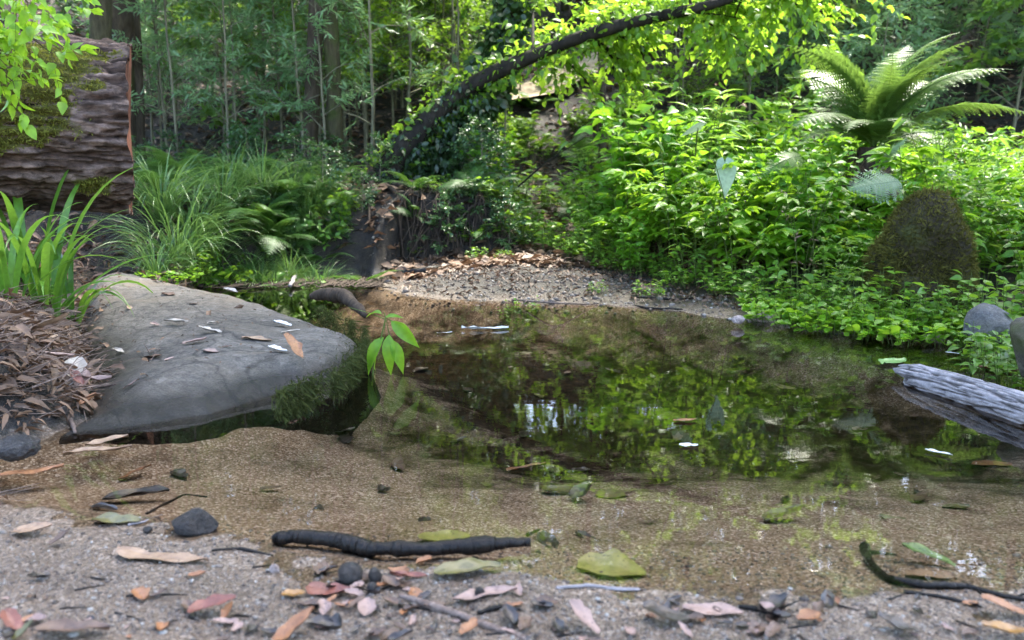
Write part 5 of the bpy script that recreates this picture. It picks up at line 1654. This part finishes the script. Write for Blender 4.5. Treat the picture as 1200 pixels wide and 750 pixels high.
# ---- twigs and litter heap at left
TW = [('curved bare branch lying on the litter heap', [(25, 412), (30, 395, .01), (52, 378, .02), (72, 366, .02), (86, 350, .03)], [.009, .011, .012, .012, .006]), ('forked grey twig at the edge of the slab', [(76, 450), (74, 470, .01), (80, 490, .01), (88, 508)], [.007, .008, .007, .004]),
      ('dark branch along the back of the litter heap', [(40, 318), (75, 312, .02), (120, 310, .01)], [.010, .014, .007]), ('long grey twig reaching to the small yellow plants', [(62, 303, .02), (105, 298, .03), (158, 291, .04)], [.006, .006, .004]), ('grey forked stick high on the litter', [(0, 337), (30, 333, .02), (46, 328, .03)], [.007, .007, .005]),
      ('thin twig bent over the litter heap', [(8, 350), (12, 366, .01), (32, 378, .01)], [.007, .006, .005]), ('short pale stick low in the litter heap', [(12, 462), (20, 480, .01), (40, 498)], [.009, .008, .006]), ('thin reddish twig across the slab edge', [(98, 452), (120, 454), (136, 451)], [.003, .002]),
      ('crooked twig by the litter edge', [(55, 340, .02), (70, 345, .01), (82, 356, .02)], [.005, .006, .005])]
for k, (lb, p, r_) in enumerate(TW): stick(lb, p, r_, 'twig', lump=.2, group='twigs in the litter heap', forks=1 if k in (0, 1, 4) else 0, seed=20 + k, name='branch', cat='branch')
HL = [('pale curled leaf standing at the edge of the slab', (84, 462), (92, 428), .45, 'pale', .5), ('orange-brown leaf dropped on the slab beside the litter', (96, 482), (116, 466), .45, 'orange', .4), ('pink-brown leaf against the forked grey twig', (92, 470), (102, 440), .4, 'pink', .5), ('dark red leaf in the lower litter heap', (98, 456), (80, 440), .3, 'red', .3),
      ('brown wet leaf curled at the pool edge below the litter', (42, 508), (72, 500), .5, 'orange', .7)]
for k, (lb, a, b, r_, c, cu) in enumerate(HL): fallen_leaf(lb, a, b, r_, c, .012, cu, .5, .5, seed=70 + k, group='leaves in the litter heap')
for k in range(70):
    px, py = g.uniform(-5, 100), g.uniform(318, 505)
    p = GF(px, py)
    if poly_sdf(SLAB, np.array([p[0]]), np.array([p[1]]))[0] > .04: continue
    an = g.uniform(0, 6.28); L = g.uniform(.05, .11)
    dv = np.array([math.cos(an), math.sin(an), g.normal(.1, .25)]) * L
    fallen_leaf('dry curled leaf in the brown litter heap left of the slab', p + [0, 0, g.uniform(.005, .025)], p + dv + [0, 0, .01], g.uniform(.16, .36), g.choice(['tan', 'brown', 'pink', 'pale', 'brown', 'tan', 'red']), 0, g.uniform(.3, 1.0), .6, g.normal(0, .6), seed=200 + k, group='leaves in the litter heap', raw=True)

# ---- foreground leaves, sticks and stones
stick('wet black stick lying in the shallow water', [(326, 634), (345, 634), (385, 636), (410, 641), (440, 648), (480, 647), (540, 643), (590, 642), (622, 638)], [.008, .0105, .0115, .0135, .011, .010, .012, .010, .006], 'wetwood', 'float', .004, lump=.22, sides=16, forks=0, seed=2, name='stick', cat='stick')
stick('small brown twig tip touching the end of the black stick', [(618, 634), (632, 628)], [.004, .002], 'wetwood', lift=.012, seed=5)
stick('thin brown stick in the bottom foreground', [(470, 700), (520, 716), (570, 735), (620, 752)], [.004, .005, .005, .003], 'twig', seed=8)
stick('thin white twig at left of the shallows', [(150, 616), (170, 612), (190, 604)], [.0022, .0015], 'drift', seed=9, lump=.1)
stick('fine dark twig in the left shallows', [(172, 603), (200, 588), (215, 580), (243, 583)], [.0025, .002, .0015], 'wetwood', seed=10, lump=.1)
stick('thin dark twig left of the black stick', [(248, 646), (280, 644), (300, 648), (320, 652)], [.002, .0025, .0015], 'wetwood', seed=11, lump=.1)
stick('pale twig edge in front of the yellow-brown leaf', [(652, 690), (690, 688), (720, 692), (750, 692)], [.0022, .003, .003, .002], 'drift', seed=12, lump=.1)
stick('long wet bark strip at lower right', [(1012, 645), (1014, 662), (1035, 682), (1080, 690), (1130, 690), (1170, 700), (1205, 705)], [.008, .007, .006, .005, .004, .004, .003], 'wetwood', seed=13, name='bark_strip', cat='bark', forks=3)
stick('dark twig in the lower right corner', [(1060, 695), (1110, 702), (1150, 712)], [.003, .003, .002], 'wetwood', seed=14)
stick('dark forked twig at bottom centre right', [(866, 712), (890, 716), (915, 722)], [.003, .004, .003], 'wetwood', seed=15, forks=2)
stick('dark sunken twig left of centre', [(560, 720), (590, 712), (610, 716)], [.003, .002], 'wetwood', seed=16)
rock('dark wet rock in the left shallows', 225, 626, 60, 28, 'rockdark', 71, name='stone', amp=.2, facet=6)
rock('dark wet clod at the left pool edge below the litter', 14, 536, 56, 22, 'rockdark', 80, name='clod', cat='clod', amp=.5, facet=0, sub=ICO5)
rock('small round brown nut on the sand', 410, 686, 32, 28, 'rockdark', 72, name='nut', amp=.05, facet=0, cat='nut', sink=.1)
rock('dark seed beside the brown nut', 439, 684, 17, 20, 'rockdark', 73, name='seed', amp=.15, facet=0, cat='seed', sink=.1)
rock('smaller dark seed behind the nut', 436, 694, 14, 12, 'rockdark', 74, name='seed', amp=.15, facet=0, cat='seed', sink=.1)
rock('amber pebble near the black stick', 321, 671, 13, 10, 'rockpink', 75, name='pebble', facet=2)
rock('black pebble right of the glossy leaf', 562, 700, 14, 12, 'rockdark', 76, name='pebble', facet=3)
rock('dark pebble left of the tan leaf', 172, 625, 13, 8, 'rockdark', 77, name='pebble', facet=3)
FG = [('oval yellow-green leaf behind the black stick', (489, 634), (551, 632), .55, 'yg', .1, 'floor'), ('glossy pale green leaf in front of the black stick', (508, 674), (588, 671), .4, 'olive', .1, 'floor'), ('yellow-brown leaf flat in the shallows at centre', (676, 668), (757, 676), .75, 'yg', .15, 'floor'),
      ('long tan leaf on the left sand', (142, 649), (242, 662), .2, 'tan', .25, 'floor'), ('rusty leaf under water at left', (140, 563), (178, 548), .3, 'orange', .1, 'floor'), ('long tan leaf floating near the slab', (75, 534), (155, 527), .2, 'tan', .1, 'float'), ('amber leaf floating near the wet litter', (100, 524), (150, 512), .28, 'tan', .2, 'float'),
      ('reddish leaf floating at the left pool edge', (-5, 562), (75, 547), .22, 'orange', .1, 'float'), ('dark bark flake under water at left', (122, 588), (198, 580), .35, 'dark', .1, 'floor'), ('small dark flake left of the bark flake', (106, 596), (138, 600), .35, 'dark', .2, 'floor'), ('pale brown leaf on the left wet sand', (15, 626), (62, 618), .5, 'tan', .4, 'floor'),
      ('curled brown leaf scrap at the left edge', (60, 640), (85, 622), .5, 'brown', .5, 'floor'), ('glossy olive leaf under the white twig', (110, 612), (165, 614), .45, 'olive', .1, 'floor'),
      ('bright red curled leaf beside the nut', (362, 694), (410, 698), .5, 'red', .9, 'floor'), ('amber scrap left of the red curled leaf', (330, 700), (358, 700), .6, 'amber', .3, 'floor'), ('orange-red leaf at bottom left of centre', (222, 722), (278, 706), .5, 'red', .5, 'floor'), ('orange leaf at the bottom edge', (322, 752), (372, 718), .5, 'orange', .4, 'floor'),
      ('rust leaf fragment behind the orange-red leaf', (262, 726), (276, 706), .6, 'orange', .4, 'floor'), ('long salmon leaf right of the nut', (530, 708), (606, 696), .22, 'pink', .2, 'floor'), ('folded brown leaf at bottom centre', (664, 708), (700, 744), .45, 'pink', .6, 'floor'), ('thin pink leaf by the nut', (458, 674), (500, 680), .2, 'red', .2, 'floor'),
      ('dark glossy leaf at the bottom right of centre', (752, 716), (806, 730), .5, 'dark', .5, 'floor'), ('shiny grey-brown leaf beside the dark glossy leaf', (800, 718), (870, 722), .4, 'pink', .3, 'floor'), ('curled black leaf standing on the sand', (890, 720), (925, 704), .6, 'dark', 1.0, 'floor'), ('pale green leaf in the right shallows', (1056, 640), (1118, 668), .3, 'green', .2, 'floor'),
      ('wet tan leaf beside the bark strip', (1060, 676), (1120, 680), .35, 'tan', .2, 'floor'), ('orange leaf in the lower right corner', (1150, 704), (1205, 722), .4, 'orange', .3, 'floor'), ('blue-black wet leaf at the lower right', (1028, 726), (1075, 742), .5, 'dark', .4, 'floor'), ('amber leaf at the bottom right corner', (1150, 735), (1205, 745), .4, 'amber', .3, 'floor'),
      ('olive sunken leaf right of centre', (898, 614), (940, 594), .35, 'olive', .2, 'floor'), ('brown sunken leaf with a yellow rim', (634, 579), (680, 577), .5, 'olive', .2, 'floor'), ('thin orange sunken leaf at centre', (594, 555), (640, 546), .2, 'orange', .1, 'floor'), ('dark sunken lump of leaf at centre', (672, 588), (694, 568), .7, 'dark', .8, 'floor'),
      ('pale floating leaf in the middle of the pool', (796, 522), (818, 523), .45, 'white', .3, 'float'), ('narrow pale leaf floating at right', (1084, 528), (1116, 535), .2, 'white', .2, 'float'), ('orange leaf under water at the right edge', (1140, 548), (1185, 545), .35, 'orange', .1, 'floor'), ('orange floating leaf near the pool centre', (790, 494), (815, 492), .3, 'orange', .1, 'float'),
      ('white floating sliver below the gravel bank', (541, 386), (596, 385), .06, 'white', .05, 'float'), ('small white floating flake left of the sliver', (512, 391), (530, 390), .2, 'white', .1, 'float'), ('red-brown leaf afloat by the sunken log', (1140, 432), (1200, 436), .12, 'red', .05, 'float'), ('white fleck floating left of the sunken log', (1108, 413), (1124, 415), .3, 'white', .1, 'float'),
      ('green floating leaf tip beside the sunken log', (1036, 428), (1058, 422), .5, 'green', .4, 'float'), ('dark red leaf at the bottom left corner', (2, 720), (28, 742), .5, 'red', .6, 'floor'), ('olive leaf in the bottom left corner', (18, 752), (42, 728), .5, 'olive', .5, 'floor'), ('dark brown leaf at the bottom left', (40, 746), (130, 742), .3, 'brown', .4, 'floor')]
for k, (lb, a, b, r_, c, cu, md) in enumerate(FG): fallen_leaf(lb, a, b, r_, c, .003 if md == 'floor' else .001, cu, .3 if md == 'floor' else .12, 0, md, seed=120 + k, group=None)
for k in range(190):
    py = 652 + 110 * math.sqrt(g.random())
    px = g.uniform(-20, 1220)
    if k % 3 == 0: px, py = g.normal(440, 45), g.normal(700, 22)
    elif k % 7 == 0: px, py = g.normal(840, 60), g.normal(725, 12)
    elif py < 700 and px > 300 and g.random() < .8: continue
    p = GF(px, py)
    an = g.uniform(0, 6.28); L = g.uniform(.006, .036)
    dv = np.array([math.cos(an), math.sin(an), g.normal(.05, .12)]) * L
    fallen_leaf('dark scrap of dead leaf scattered on the near sand', p + [0, 0, .002], p + dv + [0, 0, .004], g.uniform(.25, .7), g.choice(['brown', 'dark', 'dark', 'pink', 'orange', 'brown', 'dark']), 0, g.uniform(.2, .9), .5, g.normal(0, .5), seed=400 + k, group='scraps of dead leaf on the near sand', raw=True, name='leaf_scrap')
for k in range(48):
    px, py = g.uniform(-10, 1210), g.uniform(640, 750)
    if py < 690 and px > 300: continue
    an = g.normal(0, .5); l = g.uniform(14, 40)
    stick('fine dark twig on the near sand', [(px, py), (px + l * .5 * math.cos(an), py + l * .3 * math.sin(an)), (px + l * math.cos(an), py + l * .5 * math.sin(an))], [.0016, .0014, .0008], 'wetwood', lump=.1, seed=500 + k, group='fine twigs on the near sand', sides=5)
# sunken leaves
for k in range(55):
    px, py = g.uniform(200, 1180), 400 + 230 * g.random()
    p = G(px, py, 0)
    s_ = poly_sdf(WPOLY, np.array([p[0]]), np.array([p[1]]))[0]
    if s_ < .08: continue
    p = GF(px, py)
    if p[2] > -.02: continue
    an = g.uniform(0, 6.28); L = g.uniform(.03, .085)
    dv = np.array([math.cos(an), math.sin(an), .05]) * L
    fallen_leaf('dark leaf lying on the pool bed', p + [0, 0, .003], p + dv, g.uniform(.3, .6), g.choice(['dark', 'olive', 'brown', 'dark']), 0, .3, .2, 0, seed=600 + k, group='sunken leaves on the pool bed', raw=True, name='sunken_leaf')
# drift on the gravel bank
for k, (pts, r_, lb) in enumerate([([(485, 341), (510, 339), (530, 340)], [.006, .008, .004], 'dark stick at the left of the gravel bank'), ([(600, 352), (650, 356), (700, 357)], [.004, .004, .002], 'thin stick at the waterline of the gravel bank'), ([(735, 357), (760, 362), (800, 363)], [.004, .005, .003], 'dark stick at the right of the waterline'),
                                  ([(690, 343), (720, 345), (745, 342)], [.008, .009, .006], 'short thick stick on the gravel bank'), ([(745, 349), (790, 352), (815, 350)], [.006, .007, .004], 'dark branch piece under the herbs on the gravel'), ([(630, 336), (655, 331), (690, 333)], [.004, .005, .003], 'grey stick across the middle of the gravel bank'), ([(572, 290), (630, 292), (660, 285)], [.004, .004, .003], 'thin stick high on the gravel bank')]):
    stick(lb, pts, r_, 'twig' if k % 2 else 'wetwood', seed=700 + k, forks=1, group='sticks on the gravel bank', name='stick', cat='stick')
# bare twig on the slope
def bare_twig():
    a = P(575, 240, 5.5); a[2] = tz(a[0], a[1])
    pts = np.array([a, P(600, 225, 5.5), P(640, 190, 5.6), P(690, 158, 5.6)])
    mb = MB(); tube(mb, pts - a, [.008, .007, .005, .002], 6)
    tag(mkobj('bare_twig', mb.data('bare_twig', M['barkdark']), None, a), 'thin bare twig slanting up from the foot of the leaning tree', 'twig')
bare_twig()

for k in range(16):
    Y = g.uniform(5.9, 9.0); px = g.uniform(575, 790)
    p = P(px, 200, Y)
    K['fern'].put(ground(p[0], Y), g.uniform(0, 6.28), g.uniform(.5, .9), 'fern growing on the brown slope below the pale path', 'ferns on the slope')
for k in range(26):
    Y = g.uniform(5.7, 9.5); px = g.uniform(570, 860)
    p = P(px, 200, Y)
    K['low'].put(ground(p[0], Y), g.uniform(0, 6.28), g.uniform(1.0, 2.0), 'patchy green herb on the brown slope below the pale path', 'herbs on the slope')
for k in range(9):
    Y = g.uniform(6.6, 9.5); px = g.choice([g.uniform(570, 610), g.uniform(790, 860)])
    p = P(px, 200, Y)
    K['sapling'].put(ground(p[0], Y), g.uniform(0, 6.28), g.uniform(.5, .8), 'thin leafy sapling on the brown slope under the branch', 'leafy saplings behind the leaning tree')
for px, Y in ((520, 12.6), (575, 13.0), (630, 12.4), (690, 12.9), (750, 12.5), (810, 13.2), (600, 11.5), (720, 11.4)):
    p = P(px, 200, Y)
    K['bshrub'].put(ground(p[0], Y), g.uniform(0, 6.28), g.uniform(1.1, 1.4), 'tall leafy shrub on the crest above the pale path', 'shrubs on the slope')
for x_, y_, s_ in ((2.1, 9.2, .75), (3.6, 8.8, .8), (5.2, 8.2, .8), (6.6, 9.5, .8)):
    K['btree'].put(ground(x_, y_), g.uniform(0, 6.28), s_, 'pale narrow-leaved tree on the slope right of the pale path, behind the tree fern', 'trees up the slope')
# ------------------------------------------------------------------ uncountable ground stuff
def scatter_litter(name, pts, sizes, mat, T=T_OV, flat=.5, kind='stuff', up=.0):
    n = len(pts)
    mb = MB()
    a = g.uniform(0, 6.28, n)
    d = np.stack([np.cos(a), np.sin(a), g.normal(0, flat * .5, n)], -1)
    leafs(mb, T, pts, d, np.array([0, 0, 1.0]) + g.normal(0, flat, (n, 3)), sizes, g.random(n), 1.0)
    return tag(mkobj(name, mb.data(name, M[mat])), None, None, None, kind)
# litter heap, left
n = 17000
x, y = g.uniform(-3.4, -.9, n), g.uniform(1.4, 4.4, n)
s1, s2 = poly_sdf(SLAB, x, y), poly_sdf(WPOLY, x, y)
dens = np.exp(-np.maximum(s1, 0) / .05) * np.where(s2 > -.01, .0, 1) * np.clip(1.1 - .15 * np.maximum(0, -s1 - .4), .2, 1)
k = (g.random(n) < dens) & ~((x > -1.5) & (y > 3.15) & (s1 > -.3))
x, y, s1 = x[k], y[k], s1[k]
z = np.maximum(terrain(x, y), np.where(s1 > .0, slab_h(x, y)[0], -1)) + g.exponential(.010, len(x)) + .004
x3, y3 = g.uniform(-1.75, -.9, 7000), g.uniform(1.72, 3.0, 7000)
z3 = terrain(x3, y3)
k3 = (z3 > .012) & (poly_sdf(SLAB, x3, y3) < .02)
x3, y3, z3 = x3[k3], y3[k3], z3[k3]
x, y, z = np.concatenate([x, x3]), np.concatenate([y, y3]), np.concatenate([z, z3 + .004 + g.exponential(.012, len(x3))])
tp = np.stack([x, y, z], -1)[g.random(len(x)) < .3]
scatter_litter('leaf_litter', np.stack([x, y, z], -1), np.clip(g.exponential(.018, len(x)) + .014, 0, .075), 'litter', T_LANW, .55)
ta = g.uniform(0, 6.28, len(tp)); tl = g.uniform(.03, .13, len(tp))
mb = MB(); twigs(mb, tp, tp + np.stack([np.cos(ta), np.sin(ta), g.normal(.12, .2, len(tp))], -1) * tl[:, None], g.uniform(.0006, .0022, len(tp)), .0006)
tag(mkobj('twig_litter', mb.data('twig_litter', M['twig'])), None, None, None, 'stuff')
x4, y4 = g.uniform(-1.9, -.4, 2600), g.uniform(1.9, 3.7, 2600)
z4, s4 = slab_h(x4, y4)
k4 = (s4 > .05) & (z4 > .06) & (g.random(2600) < .16 + .5 * np.exp(-(x4 - (-1.1 - (y4 - 1.9) * .42)).clip(0) / .12))
scatter_litter('leaf_litter', np.stack([x4, y4, z4 + .003], -1)[k4], g.uniform(.004, .018, k4.sum()), 'litter', T_LANW, .3)
# hillside and far bank litter
n = 34000
y = 4.4 + 8.5 * g.random(n) ** 1.3
x = g.uniform(-1, 1, n) * (y * .75 + .5)
s2 = poly_sdf(WPOLY, x, y)
k = (s2 < -.06)
x, y = x[k], y[k]
scatter_litter('leaf_litter', np.stack([x, y, terrain(x, y) + .006 + g.exponential(.008, len(x))], -1), g.uniform(.04, .10, len(x)) , 'litter', T_OV2, .4)
# twiggy rubbish and leaves on the gravel bank
n = 5200
x, y = g.uniform(-.75, 1.3, n), g.uniform(3.4, 5.0, n)
s2 = poly_sdf(WPOLY, x, y)
k = (s2 < -.07) & (g.random(n) < np.clip((-s2 - .04) * 4, 0, 1))
x, y = x[k], y[k]
scatter_litter('leaf_litter', np.stack([x, y, terrain(x, y) + .004 + g.exponential(.004, len(x))], -1), g.uniform(.012, .045, len(x)), 'litter', T_LANW, .4)
# gravel and grit
def gravel(name, x, y, z, sz, mat, sub=ICO1):
    v, f = sub
    n = len(x)
    sc3 = sz[:, None] * np.stack([g.uniform(.7, 1.2, n), g.uniform(.7, 1.2, n), g.uniform(.45, .8, n)], -1)
    vv = v[None] * (1 + g.uniform(-.18, .18, (n, len(v), 1))) * sc3[:, None] + np.stack([x, y, z], -1)[:, None]
    F = (f[None] + (np.arange(n) * len(v))[:, None, None]).reshape(-1, 3)
    mb = MB(); mb.add(vv.reshape(-1, 3), F, np.repeat(g.random(n), len(v)))
    return tag(mkobj(name, mb.data(name, mat)), None, None, None, 'stuff')
mg, n_, out_ = newmat('gravel_grains')
cg = ramp(n_, attr(n_, 'rnd').outputs['Fac'], [(0, (.03, .024, .02)), (.4, (.11, .085, .068)), (.8, (.16, .13, .105)), (.98, (.30, .28, .25))])
principled(n_, out_, cg, .5, .3)
n = 16000
py = 600 + 160 * g.random(n) ** .8
t_ = (0 - CAM_H) / (-SP + CP * (375 - py) / 1000)
yy = (CP + SP * (375 - py) / 1000) * t_
xx = g.uniform(-.68, .68, n) * yy * 1.0
zz = terrain(xx, yy)
gravel('gravel', xx, yy, zz + .0002, g.exponential(.0008, n) + .0006, mg)
n = 6000
xx, yy = g.uniform(-.8, 1.6, n), g.uniform(3.0, 5.0, n)
s2 = poly_sdf(WPOLY, xx, yy)
k = (s2 < .03) & (s2 > -.5) & (yy < np.interp(xx, FRONT[:, 0], FRONT[:, 1]) + .1)
xx, yy = xx[k], yy[k]
gravel('gravel', xx, yy, terrain(xx, yy) + .001, g.exponential(.0035, len(xx)) + .0025, mg)

for k in K.values(): k.clear()
